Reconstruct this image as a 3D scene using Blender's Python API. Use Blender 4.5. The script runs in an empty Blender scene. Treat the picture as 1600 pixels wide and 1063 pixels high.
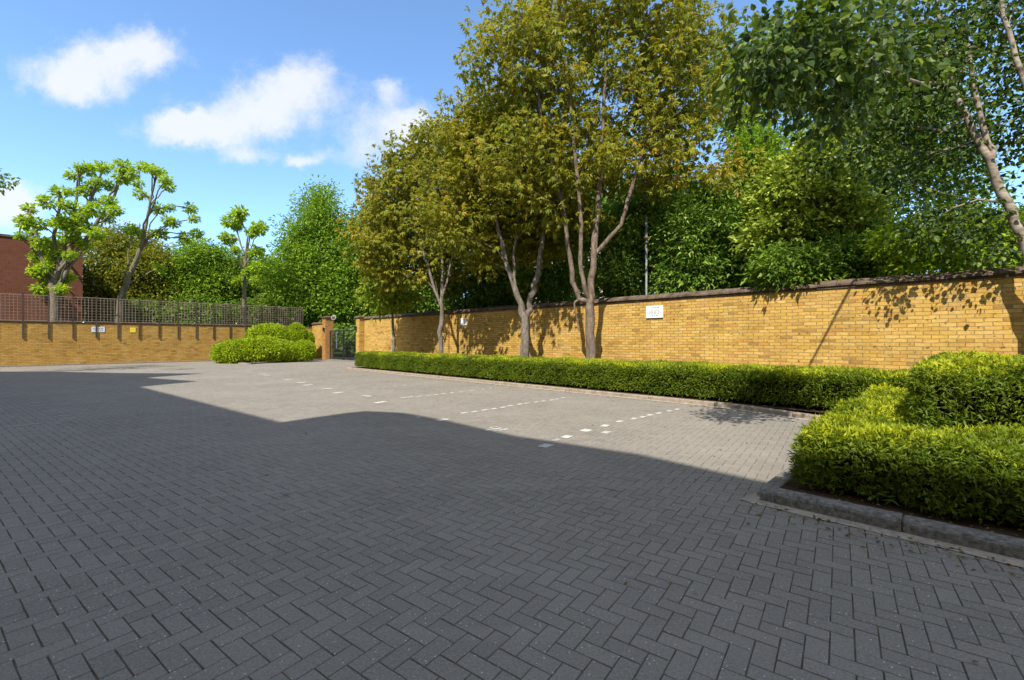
import bpy, math, random
import numpy as np
from mathutils import Vector, Matrix

random.seed(7)
C = bpy.data.collections.new("scene_objects")
bpy.context.scene.collection.children.link(C)
F, HZ, CAM = 705.0, 531.5, 1.55
S2 = math.sqrt(2)

# ---------------------------------------------------------------- coordinates
def P(u, v, Z):
    return np.array([(u - 800) / F * Z, Z, CAM + (HZ - v) / F * Z])
def G(u, v, h=0.0):
    Z = F * (CAM - h) / (v - HZ)
    return np.array([(u - 800) / F * Z, Z, h])
def AB(a, b, z=0.0):                       # yard frame: a across the yard, b along the long wall
    return np.array([(a - b) / S2, (a + b) / S2, z])
YARD = Matrix.Rotation(math.radians(45), 4, 'Z')   # local x -> a, local y -> b

# ---------------------------------------------------------------- mesh builder
def unit(v):
    return v / np.maximum(np.linalg.norm(v, axis=-1, keepdims=True), 1e-9)

class MB:
    def __init__(self):
        self.v, self.f, self.n, self.t, self.m = [], [], 0, [], []
    def add(self, verts, quads, tint=None, mat=0):
        verts = np.asarray(verts, float).reshape(-1, 3)
        quads = np.asarray(quads, int).reshape(-1, 4)
        self.v.append(verts); self.f.append(quads + self.n); self.n += len(verts)
        self.t.append(np.full(len(quads), 0.5) if tint is None else np.asarray(tint, float))
        self.m.append(np.full(len(quads), mat, int))
    def box(self, x0, x1, y0, y1, z0, z1, mat=0):
        v = [(x0,y0,z0),(x1,y0,z0),(x1,y1,z0),(x0,y1,z0),(x0,y0,z1),(x1,y0,z1),(x1,y1,z1),(x0,y1,z1)]
        q = [(0,3,2,1),(4,5,6,7),(0,1,5,4),(1,2,6,5),(2,3,7,6),(3,0,4,7)]
        self.add(v, q, mat=mat)
    def prism(self, prof, x0, x1, mat=0):          # profile in (y,z), extruded along x; profile is a quad strip fan
        n = len(prof)
        v = [(x0, p[0], p[1]) for p in prof] + [(x1, p[0], p[1]) for p in prof]
        q = [(i, (i + 1) % n, (i + 1) % n + n, i + n) for i in range(n)]
        self.add(v, q, mat=mat)
        c = self.n
        for base, fl in ((0, True), (n, False)):
            idx = list(range(base, base + n))
            vv = [v[i] for i in idx]
            for k in range(1, n - 1, 2):
                a, b, d = 0, k, k + 1
                e = min(k + 2, n - 1)
                qd = (a, b, d, e) if e != d else (a, b, d, d)
                if e == d:
                    vv2 = [vv[a], vv[b], vv[d], tuple((np.array(vv[a]) + np.array(vv[d])) / 2)]
                    self.add(vv2, [(3, 2, 1, 0) if fl else (0, 1, 2, 3)], mat=mat)
                else:
                    self.add([vv[i] for i in qd], [(3, 2, 1, 0) if fl else (0, 1, 2, 3)], mat=mat)
    def tube(self, pts, rad, k=7, cap=True):
        pts = np.asarray(pts, float); rad = np.broadcast_to(np.asarray(rad, float), (len(pts),))
        n = len(pts)
        t = np.gradient(pts, axis=0); t = unit(t)
        ref = np.array([1.0, 0.13, 0.07]) if abs(t[0][0]) < 0.8 else np.array([0.1, 1.0, 0.05])
        s = unit(np.cross(t, ref)); w = np.cross(t, s)
        ang = np.arange(k) / k * 2 * math.pi
        ring = pts[:, None, :] + rad[:, None, None] * (np.cos(ang)[None, :, None] * s[:, None, :] + np.sin(ang)[None, :, None] * w[:, None, :])
        q = []
        for i in range(n - 1):
            for j in range(k):
                q.append((i*k + j, i*k + (j+1) % k, (i+1)*k + (j+1) % k, (i+1)*k + j))
        self.add(ring.reshape(-1, 3), q)
    def lathe(self, prof, k=16, c=(0,0,0)):        # (r,z) profile
        ang = np.arange(k) / k * 2 * math.pi
        v = [(c[0] + r*math.cos(a), c[1] + r*math.sin(a), c[2] + z) for r, z in prof for a in ang]
        q = [(i*k + j, i*k + (j+1) % k, (i+1)*k + (j+1) % k, (i+1)*k + j) for i in range(len(prof)-1) for j in range(k)]
        self.add(v, q)
    def build(self, name, mat, parent=None, smooth=False, matrix=None):
        v = np.concatenate(self.v); f = np.concatenate(self.f)
        t = np.concatenate(self.t); mi = np.concatenate(self.m)
        me = bpy.data.meshes.new(name)
        me.vertices.add(len(v)); me.vertices.foreach_set('co', v.astype(np.float32).ravel())
        me.loops.add(f.size); me.loops.foreach_set('vertex_index', f.astype(np.int32).ravel())
        me.polygons.add(len(f)); me.polygons.foreach_set('loop_start', np.arange(0, f.size, 4, dtype=np.int32))
        me.polygons.foreach_set('material_index', mi.astype(np.int32))
        me.polygons.foreach_set('use_smooth', np.full(len(f), smooth))
        at = me.attributes.new('tint', 'FLOAT', 'FACE'); at.data.foreach_set('value', t.astype(np.float32))
        me.update(calc_edges=True); me.validate()
        for m in (mat if isinstance(mat, (list, tuple)) else [mat]):
            me.materials.append(m)
        o = bpy.data.objects.new(name, me); C.objects.link(o)
        if parent: o.parent = parent
        if matrix is not None: o.matrix_local = matrix
        return o

def tag(o, label, cat, group=None):
    o['label'] = label; o['category'] = cat
    if group: o['group'] = group
    return o
def struct(o):
    o['kind'] = 'structure'; return o
def thing(name, label, cat, loc=(0,0,0), rz=0.0, group=None):
    o = bpy.data.objects.new(name, None); C.objects.link(o)
    o.empty_display_size = 0.2
    o.location = Vector([float(x) for x in loc]); o.rotation_euler = (0, 0, rz)
    return tag(o, label, cat, group)

# ---------------------------------------------------------------- materials
def mat_new(name):
    m = bpy.data.materials.new(name); m.use_nodes = True
    nt = m.node_tree; nt.nodes.clear()
    return m, nt
def nd(nt, kind, **kw):
    n = nt.nodes.new(kind)
    for k, v in kw.items(): setattr(n, k, v)
    return n
def ramp(nt, stops):
    r = nd(nt, 'ShaderNodeValToRGB'); e = r.color_ramp.elements
    e[0].position, e[0].color = stops[0][0], (*stops[0][1], 1)
    e[1].position, e[1].color = stops[-1][0], (*stops[-1][1], 1)
    for p, c in stops[1:-1]:
        x = e.new(p); x.color = (*c, 1)
    return r
def math_(nt, op, a, b=None, c=None, clamp=False):
    n = nd(nt, 'ShaderNodeMath', operation=op); n.use_clamp = clamp
    for i, x in enumerate((a, b, c)):
        if x is None: continue
        if isinstance(x, (int, float)): n.inputs[i].default_value = x
        else: nt.links.new(x, n.inputs[i])
    return n.outputs[0]
def mixc(nt, fac, a, b, mode='MIX'):
    n = nd(nt, 'ShaderNodeMix', data_type='RGBA', blend_type=mode)
    for i, x in ((0, fac), (6, a), (7, b)):
        if isinstance(x, (int, float)): n.inputs[i].default_value = x
        elif isinstance(x, tuple): n.inputs[i].default_value = (*x, 1)
        else: nt.links.new(x, n.inputs[i])
    return n.outputs[2]
def principled(nt, color, rough=0.8, spec=0.3, normal=None, metal=0.0):
    b = nd(nt, 'ShaderNodeBsdfPrincipled'); o = nd(nt, 'ShaderNodeOutputMaterial')
    if isinstance(color, tuple): b.inputs['Base Color'].default_value = (*color, 1)
    else: nt.links.new(color, b.inputs['Base Color'])
    if isinstance(rough, (int, float)): b.inputs['Roughness'].default_value = rough
    else: nt.links.new(rough, b.inputs['Roughness'])
    b.inputs['Specular IOR Level'].default_value = spec
    b.inputs['Metallic'].default_value = metal
    if normal is not None: nt.links.new(normal, b.inputs['Normal'])
    nt.links.new(b.outputs[0], o.inputs[0])
    return b, o
def noise(nt, vec, scale, detail=4, rough=0.55):
    n = nd(nt, 'ShaderNodeTexNoise'); n.inputs['Scale'].default_value = scale
    n.inputs['Detail'].default_value = detail; n.inputs['Roughness'].default_value = rough
    if vec is not None: nt.links.new(vec, n.inputs['Vector'])
    return n.outputs['Fac'], n.outputs['Color']
def objco(nt, scale=None):
    t = nd(nt, 'ShaderNodeTexCoord')
    if scale is None: return t.outputs['Object']
    m = nd(nt, 'ShaderNodeMapping'); m.inputs['Scale'].default_value = scale
    nt.links.new(t.outputs['Object'], m.inputs[0]); return m.outputs[0]
def bump(nt, h, strength=0.5, dist=0.01):
    b = nd(nt, 'ShaderNodeBump'); b.inputs['Strength'].default_value = strength
    b.inputs['Distance'].default_value = dist; nt.links.new(h, b.inputs['Height'])
    return b.outputs[0]

def leaf_mat(name, stops, tstops=None, tfac=0.6, trans=0.3, tcol=(0.25, 0.4, 0.03), rough=0.5, spec=0.22):
    m, nt = mat_new(name)
    g = nd(nt, 'ShaderNodeNewGeometry')
    r = ramp(nt, stops); nt.links.new(g.outputs['Random Per Island'], r.inputs[0])
    col = r.outputs[0]
    if tstops:
        at = nd(nt, 'ShaderNodeAttribute', attribute_name='tint')
        r2 = ramp(nt, tstops); nt.links.new(at.outputs['Fac'], r2.inputs[0])
        col = mixc(nt, tfac, col, r2.outputs[0])
    b, o = principled(nt, col, rough, spec)
    if trans > 0:
        tr = nd(nt, 'ShaderNodeBsdfTranslucent')
        tc = mixc(nt, 0.5, col, tcol)
        nt.links.new(tc, tr.inputs[0])
        mx = nd(nt, 'ShaderNodeMixShader'); mx.inputs[0].default_value = trans
        nt.links.new(b.outputs[0], mx.inputs[1]); nt.links.new(tr.outputs[0], mx.inputs[2])
        nt.links.new(mx.outputs[0], o.inputs[0])
    return m

def simple_mat(name, c1, c2, scale=6.0, rough=0.8, spec=0.25, bmp=0.3, bdist=0.01, sc=None, metal=0.0):
    m, nt = mat_new(name)
    v = objco(nt, sc)
    f, _ = noise(nt, v, scale, 6, 0.6)
    r = ramp(nt, [(0.3, c1), (0.7, c2)]); nt.links.new(f, r.inputs[0])
    f2, _ = noise(nt, v, scale * 4, 4)
    principled(nt, r.outputs[0], rough, spec, bump(nt, f2, bmp, bdist), metal)
    return m

def brick_mat(name, ca, cb, cc, mortar, bw=0.29, bh=0.094, stain=0.5, bmp=0.9, dark=(0.08,0.05,0.025)):
    m, nt = mat_new(name)
    tc = nd(nt, 'ShaderNodeTexCoord'); sep = nd(nt, 'ShaderNodeSeparateXYZ')
    nt.links.new(tc.outputs['Object'], sep.inputs[0])
    xy = math_(nt, 'ADD', sep.outputs[0], sep.outputs[1])
    comb = nd(nt, 'ShaderNodeCombineXYZ'); nt.links.new(xy, comb.inputs[0]); nt.links.new(sep.outputs[2], comb.inputs[1])
    _, wob = noise(nt, comb.outputs[0], 3.0, 3)
    va = nd(nt, 'ShaderNodeVectorMath', operation='MULTIPLY_ADD')
    nt.links.new(wob, va.inputs[0]); va.inputs[1].default_value = (0.06, 0.045, 0); nt.links.new(comb.outputs[0], va.inputs[2])
    br = nd(nt, 'ShaderNodeTexBrick'); nt.links.new(va.outputs[0], br.inputs['Vector'])
    br.inputs['Scale'].default_value = 1.0
    br.inputs['Brick Width'].default_value = bw; br.inputs['Row Height'].default_value = bh
    br.inputs['Mortar Size'].default_value = 0.009; br.inputs['Mortar Smooth'].default_value = 0.35
    br.inputs['Bias'].default_value = 0.0
    br.inputs['Color1'].default_value = (0,0,0,1); br.inputs['Color2'].default_value = (1,1,1,1)
    br.inputs['Mortar'].default_value = (0.5,0.5,0.5,1)
    sepc = nd(nt, 'ShaderNodeSeparateColor'); nt.links.new(br.outputs['Color'], sepc.inputs[0])
    rp = ramp(nt, [(0.0, cc), (0.10, ca), (0.35, cb), (0.6, ca), (0.8, tuple(x*y for x, y in zip(cb, (1.08,1.15,1.5)))), (1.0, tuple(x*y for x, y in zip(ca, (1.0,0.75,0.8))))])
    nt.links.new(sepc.outputs[0], rp.inputs[0])
    fn, _ = noise(nt, comb.outputs[0], 14, 5)
    c = mixc(nt, 0.35, rp.outputs[0], mixc(nt, fn, tuple(x*0.55 for x in ca), tuple(min(1, x*1.35) for x in cb)))
    c = mixc(nt, br.outputs['Fac'], c, mortar)
    fs, _ = noise(nt, comb.outputs[0], 1.3, 8, 0.72)
    sf = nd(nt, 'ShaderNodeMapRange'); nt.links.new(fs, sf.inputs[0])
    sf.inputs[1].default_value = 0.46; sf.inputs[2].default_value = 0.72; sf.inputs[3].default_value = 0; sf.inputs[4].default_value = stain
    c = mixc(nt, sf.outputs[0], c, mixc(nt, 0.6, c, dark))
    # pale lime bloom and dark run-off streaks under the coping
    fl, _ = noise(nt, comb.outputs[0], 1.7, 5, 0.7)
    lf = nd(nt, 'ShaderNodeMapRange'); nt.links.new(fl, lf.inputs[0])
    lf.inputs[1].default_value = 0.52; lf.inputs[2].default_value = 0.75; lf.inputs[3].default_value = 0; lf.inputs[4].default_value = 0.5
    c = mixc(nt, lf.outputs[0], c, (0.52,0.38,0.16) if ca[0] > 0.3 else ca)
    mp = nd(nt, 'ShaderNodeMapping'); mp.inputs['Scale'].default_value = (5.0, 0.35, 1); nt.links.new(comb.outputs[0], mp.inputs[0])
    fk, _ = noise(nt, mp.outputs[0], 1.2, 5, 0.65)
    kf = nd(nt, 'ShaderNodeMapRange'); nt.links.new(fk, kf.inputs[0])
    kf.inputs[1].default_value = 0.55; kf.inputs[2].default_value = 0.8; kf.inputs[3].default_value = 0; kf.inputs[4].default_value = 0.5
    hz = nd(nt, 'ShaderNodeMapRange'); nt.links.new(sep.outputs[2], hz.inputs[0]); hz.inputs[1].default_value = 1.2; hz.inputs[2].default_value = 2.9
    c = mixc(nt, math_(nt, 'MULTIPLY', kf.outputs[0], hz.outputs[0]), c, dark)
    fp, _ = noise(nt, comb.outputs[0], 9.0, 2)
    pf = nd(nt, 'ShaderNodeMapRange'); nt.links.new(fp, pf.inputs[0])
    pf.inputs[1].default_value = 0.64; pf.inputs[2].default_value = 0.70; pf.inputs[3].default_value = 0; pf.inputs[4].default_value = 0.75
    c = mixc(nt, pf.outputs[0], c, dark)
    h = math_(nt, 'SUBTRACT', math_(nt, 'MULTIPLY', fn, 0.6), br.outputs['Fac'])
    principled(nt, c, 0.9, 0.12, bump(nt, h, bmp, 0.022))
    return m

M = {}
M['yellow_brick'] = brick_mat('yellow_stock_brick', (0.46,0.262,0.054), (0.61,0.39,0.096), (0.20,0.115,0.045), (0.31,0.21,0.09), stain=0.6)  # mortar darkened; shadow of the recessed joints put into its colour
M['dull_brick'] = brick_mat('weathered_stock_brick', (0.40,0.225,0.048), (0.50,0.305,0.075), (0.17,0.10,0.035), (0.31,0.19,0.07), stain=0.6)
M['red_brick'] = brick_mat('dark_red_brick', (0.135,0.046,0.026), (0.175,0.062,0.036), (0.085,0.032,0.02), (0.2,0.10,0.07), 0.23, 0.075, 0.4, 0.5)
M['orange_brick'] = brick_mat('orange_pier_brick', (0.34,0.15,0.045), (0.45,0.22,0.06), (0.2,0.08,0.03), (0.42,0.28,0.12), 0.25, 0.08)
M['coping'] = simple_mat('weathered_coping', (0.06,0.042,0.032), (0.19,0.14,0.10), 5, 0.9, 0.1, 0.8, 0.02)
M['wood'] = simple_mat('weathered_timber', (0.045,0.033,0.026), (0.10,0.075,0.058), 9, 0.85, 0.15, 0.4, 0.005, (1,1,0.12))
M['lattice'] = simple_mat('grey_lattice_timber', (0.16,0.12,0.095), (0.27,0.21,0.17), 9, 0.85, 0.15, 0.3, 0.004)
M['soil'] = simple_mat('bed_soil', (0.035,0.022,0.013), (0.10,0.065,0.038), 8, 0.95, 0.05, 0.9, 0.03)
M['grass'] = simple_mat('rough_grass', (0.035,0.055,0.012), (0.07,0.10,0.025), 3, 0.95, 0.05, 0.8, 0.03)
M['asphalt'] = simple_mat('asphalt', (0.045,0.045,0.047), (0.075,0.073,0.07), 30, 0.9, 0.2, 0.4, 0.004)
M['kerb_stone'] = simple_mat('weathered_kerb_concrete', (0.10,0.095,0.086), (0.33,0.31,0.275), 26, 0.85, 0.15, 1.0, 0.012)
M['kerb_pale'] = simple_mat('pale_kerb_concrete', (0.20,0.165,0.125), (0.36,0.30,0.23), 8, 0.9, 0.15, 0.5, 0.006)
M['haunch'] = simple_mat('mortar_channel', (0.24,0.205,0.165), (0.42,0.36,0.29), 12, 0.9, 0.15, 0.7, 0.006)
M['iron'] = simple_mat('dark_ironwork', (0.012,0.012,0.013), (0.03,0.03,0.03), 20, 0.5, 0.4, 0.1, 0.002)
M['galv'] = simple_mat('grey_painted_steel', (0.12,0.13,0.135), (0.20,0.215,0.22), 10, 0.5, 0.4, 0.1, 0.002)
M['sign_white'] = simple_mat('white_sign_board', (0.78,0.78,0.76), (0.85,0.85,0.84), 6, 0.4, 0.4, 0.05, 0.001)
M['sign_blue'] = simple_mat('pale_blue_sign_board', (0.48,0.58,0.68), (0.60,0.68,0.76), 6, 0.4, 0.4, 0.05, 0.001)
M['sign_yellow'] = simple_mat('yellow_sign_board', (0.75,0.58,0.02), (0.82,0.66,0.04), 6, 0.4, 0.4, 0.05, 0.001)
M['ink'] = simple_mat('grey_lettering', (0.20,0.20,0.22), (0.32,0.32,0.34), 40, 0.6, 0.2, 0.05, 0.001)
M['pale_render'] = simple_mat('pale_pink_render', (0.50,0.42,0.40), (0.62,0.54,0.52), 2, 0.9, 0.1, 0.2, 0.01)
M['glass'] = simple_mat('dark_window_glass', (0.03,0.04,0.05), (0.05,0.06,0.07), 2, 0.08, 0.6, 0.0, 0.001)
M['white_paint'] = simple_mat('white_painted_trim', (0.7,0.7,0.68), (0.8,0.8,0.78), 5, 0.5, 0.3, 0.1, 0.002)
M['slate'] = simple_mat('slate_roof', (0.05,0.05,0.055), (0.10,0.10,0.105), 12, 0.7, 0.2, 0.5, 0.01)
M['twigs'] = simple_mat('hedge_twigs', (0.010,0.010,0.004), (0.030,0.024,0.010), 25, 0.95, 0.03, 1.0, 0.03)
M['bark_grey'] = simple_mat('grey_brown_bark', (0.075,0.062,0.05), (0.31,0.265,0.22), 9, 0.9, 0.1, 1.0, 0.035, (1,1,0.35))
M['bark_brown'] = simple_mat('warm_brown_bark', (0.075,0.055,0.042), (0.29,0.225,0.17), 9, 0.9, 0.1, 1.0, 0.035, (1,1,0.4))
M['bark_dark'] = simple_mat('dark_bark', (0.03,0.023,0.017), (0.09,0.07,0.055), 6, 0.9, 0.1, 0.9, 0.02, (1,1,0.3))
M['bark_pollard'] = simple_mat('pollard_bark', (0.10,0.09,0.06), (0.24,0.21,0.15), 4, 0.9, 0.1, 1.0, 0.03, (1,1,0.4))

def birch_bark():
    m, nt = mat_new('birch_bark')
    v = objco(nt, (3, 3, 7)); f, _ = noise(nt, v, 1.6, 6, 0.65)
    r = ramp(nt, [(0.30, (0.06,0.04,0.03)), (0.40, (0.17,0.135,0.10)), (0.6, (0.32,0.27,0.21)), (0.8, (0.45,0.40,0.34))])
    nt.links.new(f, r.inputs[0])
    v2 = objco(nt, (1, 1, 0.6)); f2, _ = noise(nt, v2, 5.5, 2)
    mr = nd(nt, 'ShaderNodeMapRange'); nt.links.new(f2, mr.inputs[0]); mr.inputs[1].default_value = 0.64; mr.inputs[2].default_value = 0.72
    c = mixc(nt, mr.outputs[0], r.outputs[0], (0.035,0.025,0.02))
    principled(nt, c, 0.75, 0.2, bump(nt, f, 0.6, 0.01)); return m
M['bark_birch'] = birch_bark()

def paver_mat():
    m, nt = mat_new('grey_block_paver')
    g = nd(nt, 'ShaderNodeNewGeometry'); v = objco(nt)
    r = ramp(nt, [(0.0, (0.205,0.184,0.152)), (0.5, (0.250,0.225,0.187)), (0.9, (0.278,0.250,0.209)), (1.0, (0.305,0.268,0.220))])
    nt.links.new(g.outputs['Random Per Island'], r.inputs[0])
    # coarse and fine aggregate
    f, _ = noise(nt, v, 75, 6, 0.85)
    fr = ramp(nt, [(0.32, (0.05,0.046,0.04)), (0.5, (0.20,0.182,0.156)), (0.62, (0.33,0.30,0.26)), (0.75, (0.62,0.58,0.51))]); nt.links.new(f, fr.inputs[0])
    c = mixc(nt, 0.62, r.outputs[0], fr.outputs[0])
    vo = nd(nt, 'ShaderNodeTexVoronoi'); vo.inputs['Scale'].default_value = 30; nt.links.new(v, vo.inputs['Vector'])
    sp = math_(nt, 'LESS_THAN', vo.outputs['Distance'], 0.12)
    sc = nd(nt, 'ShaderNodeSeparateColor'); nt.links.new(vo.outputs['Color'], sc.inputs[0])
    sp = math_(nt, 'MULTIPLY', sp, math_(nt, 'GREATER_THAN', sc.outputs[0], 0.5))
    c = mixc(nt, math_(nt, 'MULTIPLY', sp, 0.8), c, (0.75,0.72,0.68))
    # dust and wear swept about by cars
    vs = objco(nt, (0.9, 0.9, 1)); fd, _ = noise(nt, vs, 0.55, 6, 0.6)
    mr = nd(nt, 'ShaderNodeMapRange'); nt.links.new(fd, mr.inputs[0]); mr.inputs[1].default_value = 0.42; mr.inputs[2].default_value = 0.72
    mr.inputs[3].default_value = 0; mr.inputs[4].default_value = 0.45
    c = mixc(nt, mr.outputs[0], c, (0.31,0.28,0.24))
    fo, _ = noise(nt, v, 0.8, 5, 0.6)
    mo = nd(nt, 'ShaderNodeMapRange'); nt.links.new(fo, mo.inputs[0]); mo.inputs[1].default_value = 0.6; mo.inputs[2].default_value = 0.8
    mo.inputs[3].default_value = 0; mo.inputs[4].default_value = 0.55
    c = mixc(nt, mo.outputs[0], c, (0.13,0.12,0.105))
    # old oil drips and tyre scuffs
    fs, _ = noise(nt, v, 1.9, 3, 0.5)
    ms = nd(nt, 'ShaderNodeMapRange'); nt.links.new(fs, ms.inputs[0]); ms.inputs[1].default_value = 0.69; ms.inputs[2].default_value = 0.76
    ms.inputs[3].default_value = 0; ms.inputs[4].default_value = 0.45
    c = mixc(nt, ms.outputs[0], c, (0.085,0.08,0.072))
    mpx = nd(nt, 'ShaderNodeMapping'); mpx.inputs['Rotation'].default_value = (0, 0, math.radians(-48)); mpx.inputs['Scale'].default_value = (0.22, 3.2, 1)
    nt.links.new(v, mpx.inputs[0]); ft, _ = noise(nt, mpx.outputs[0], 1.0, 4, 0.6)
    mt = nd(nt, 'ShaderNodeMapRange'); nt.links.new(ft, mt.inputs[0]); mt.inputs[1].default_value = 0.58; mt.inputs[2].default_value = 0.74
    mt.inputs[3].default_value = 0; mt.inputs[4].default_value = 0.30
    c = mixc(nt, mt.outputs[0], c, (0.33,0.30,0.255))
    principled(nt, c, 0.75, 0.25, bump(nt, f, 0.5, 0.004)); return m
M['paver'] = paver_mat()
def joint_mat():
    m, nt = mat_new('joint_sand_and_moss'); v = objco(nt)
    f, _ = noise(nt, v, 5, 6, 0.6)
    r = ramp(nt, [(0.3, (0.055,0.05,0.043)), (0.7, (0.16,0.145,0.12))]); nt.links.new(f, r.inputs[0])
    fm, _ = noise(nt, v, 0.6, 6, 0.7)
    mr = nd(nt, 'ShaderNodeMapRange'); nt.links.new(fm, mr.inputs[0]); mr.inputs[1].default_value = 0.52; mr.inputs[2].default_value = 0.66
    c = mixc(nt, mr.outputs[0], r.outputs[0], (0.075,0.085,0.025))
    principled(nt, c, 0.95, 0.05, bump(nt, f, 0.5, 0.004)); return m
M['joint'] = joint_mat()

def marking_mat():
    m, nt = mat_new('worn_white_paver')
    g = nd(nt, 'ShaderNodeNewGeometry'); v = objco(nt)
    f, _ = noise(nt, v, 14, 6, 0.7)
    r = ramp(nt, [(0.33, (0.30,0.285,0.265)), (0.5, (0.58,0.555,0.51)), (0.8, (0.72,0.69,0.64))])
    nt.links.new(f, r.inputs[0])
    at = nd(nt, 'ShaderNodeAttribute', attribute_name='tint')
    c = mixc(nt, at.outputs['Fac'], (0.24,0.225,0.205), r.outputs[0])
    principled(nt, c, 0.7, 0.25); return m
M['marking'] = marking_mat()

# leaf materials
M['l_maple'] = leaf_mat('olive_bronze_leaves',
    [(0.0,(0.11,0.175,0.020)), (0.4,(0.23,0.27,0.024)), (0.7,(0.38,0.35,0.030)), (1.0,(0.53,0.28,0.03))],
    [(0.0,(0.09,0.16,0.022)), (0.5,(0.25,0.27,0.025)), (0.72,(0.43,0.34,0.03)), (0.95,(0.60,0.28,0.035))], 0.6, 0.38, (0.60,0.57,0.03))
M['l_small'] = leaf_mat('light_green_young_leaves', [(0.0,(0.16,0.24,0.02)), (1.0,(0.38,0.46,0.035))], None, 0, 0.35)
M['l_birch'] = leaf_mat('glossy_dark_green_leaves',
    [(0.0,(0.018,0.040,0.014)), (0.4,(0.042,0.080,0.016)), (0.8,(0.085,0.135,0.018)), (1.0,(0.17,0.22,0.02))], None, 0, 0.3, (0.22,0.34,0.02), 0.42, 0.25)  # green darkened; shading of leaves seen from beneath put into the colour
M['l_lime'] = leaf_mat('fresh_lime_green_leaves',
    [(0.0,(0.15,0.26,0.016)), (0.5,(0.33,0.47,0.024)), (1.0,(0.52,0.64,0.04))], None, 0, 0.38, (0.6,0.8,0.04))
M['l_cone'] = leaf_mat('bright_mid_green_leaves',
    [(0.0,(0.09,0.165,0.014)), (0.5,(0.175,0.30,0.020)), (1.0,(0.30,0.42,0.03))], None, 0, 0.3, (0.45,0.70,0.04))
M['l_green'] = leaf_mat('mid_green_leaves',
    [(0.0,(0.06,0.125,0.014)), (0.5,(0.125,0.225,0.024)), (1.0,(0.24,0.34,0.035))], None, 0, 0.3, (0.4,0.6,0.05))
M['l_dark'] = leaf_mat('dark_evergreen_leaves',
    [(0.0,(0.07,0.145,0.02)), (0.5,(0.15,0.27,0.034)), (0.85,(0.27,0.40,0.055)), (1.0,(0.42,0.50,0.10))], None, 0, 0.28, (0.42,0.65,0.055), 0.45, 0.25)
M['l_yellow'] = leaf_mat('yellow_green_leaves',
    [(0.0,(0.108,0.176,0.016)), (0.5,(0.257,0.338,0.034)), (1.0,(0.486,0.540,0.081))], None, 0, 0.3, (0.540,0.675,0.068))
M['l_copper'] = leaf_mat('copper_green_leaves',
    [(0.0,(0.09,0.13,0.014)), (0.5,(0.20,0.23,0.018)), (1.0,(0.34,0.29,0.03))], None, 0, 0.3, (0.45,0.48,0.03))
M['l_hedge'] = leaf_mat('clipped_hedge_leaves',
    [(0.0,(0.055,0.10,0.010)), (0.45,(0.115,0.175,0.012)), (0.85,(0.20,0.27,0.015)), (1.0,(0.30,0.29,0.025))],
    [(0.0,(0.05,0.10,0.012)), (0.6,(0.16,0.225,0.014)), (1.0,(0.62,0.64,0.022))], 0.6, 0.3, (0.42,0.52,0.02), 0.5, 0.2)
M['l_litter'] = leaf_mat('dry_fallen_leaves', [(0.0,(0.09,0.05,0.02)), (0.5,(0.20,0.13,0.05)), (1.0,(0.34,0.27,0.08))], None, 0, 0.1)
M['l_cloud'] = leaf_mat('golden_green_clipped_leaves',
    [(0.0,(0.162,0.243,0.011)), (0.5,(0.297,0.405,0.014)), (1.0,(0.459,0.553,0.020))], None, 0, 0.3, (0.608,0.743,0.027))

# ---------------------------------------------------------------- leaves
def leaves4(mb, pos, d, n, L, W, tint=None, fold=0.12, droop=0.12):
    N = len(pos); L = np.broadcast_to(L, (N,))[:, None]; W = np.broadcast_to(W, (N,))[:, None]
    d = unit(d); s = unit(np.cross(d, n)); n = np.cross(s, d)
    v = np.stack([pos, pos + d*L*0.45 + s*W*0.5 + n*L*fold, pos + d*L - n*L*droop, pos + d*L*0.45 - s*W*0.5 + n*L*fold], 1)
    mb.add(v.reshape(-1, 3), np.arange(4*N).reshape(N, 4), tint)
def leaves6(mb, pos, d, n, L, W, tint=None, fold=0.08, droop=0.15):
    N = len(pos); L = np.broadcast_to(L, (N,))[:, None]; W = np.broadcast_to(W, (N,))[:, None]
    d = unit(d); s = unit(np.cross(d, n)); n = np.cross(s, d)
    v = np.stack([pos, pos + d*L*0.22 + s*W*0.46 + n*L*fold, pos + d*L*0.6 + s*W*0.4 + n*L*fold*0.5, pos + d*L - n*L*droop,
                  pos + d*L*0.6 - s*W*0.4 + n*L*fold*0.5, pos + d*L*0.22 - s*W*0.46 + n*L*fold], 1)
    i = np.arange(N)[:, None] * 6
    q = np.concatenate([i + np.array([[0,1,2,3]]), i + np.array([[0,3,4,5]])], 1).reshape(-1, 4)
    mb.add(v.reshape(-1, 3), q, None if tint is None else np.repeat(tint, 2))
def palmate(mb, pos, d, n, L, W, tint, rng, k=5):
    N = len(pos); d = unit(d); s = unit(np.cross(d, n)); n = np.cross(s, d)
    L = np.broadcast_to(L, (N,))
    for j in range(k):
        a = (j - (k-1)/2) / ((k-1)/2) * 1.25
        dd = d*math.cos(a) + s*math.sin(a) - np.array([0,0,0.38]) + rng.normal(0, 0.12, (N,3))
        leaves4(mb, pos, dd, n + rng.normal(0, 0.25, (N,3)), L*(1 - 0.3*abs(a)/1.25), W, tint, 0.06, 0.2)

def rand_dir(rng, N):
    return unit(rng.normal(size=(N, 3)))

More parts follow.
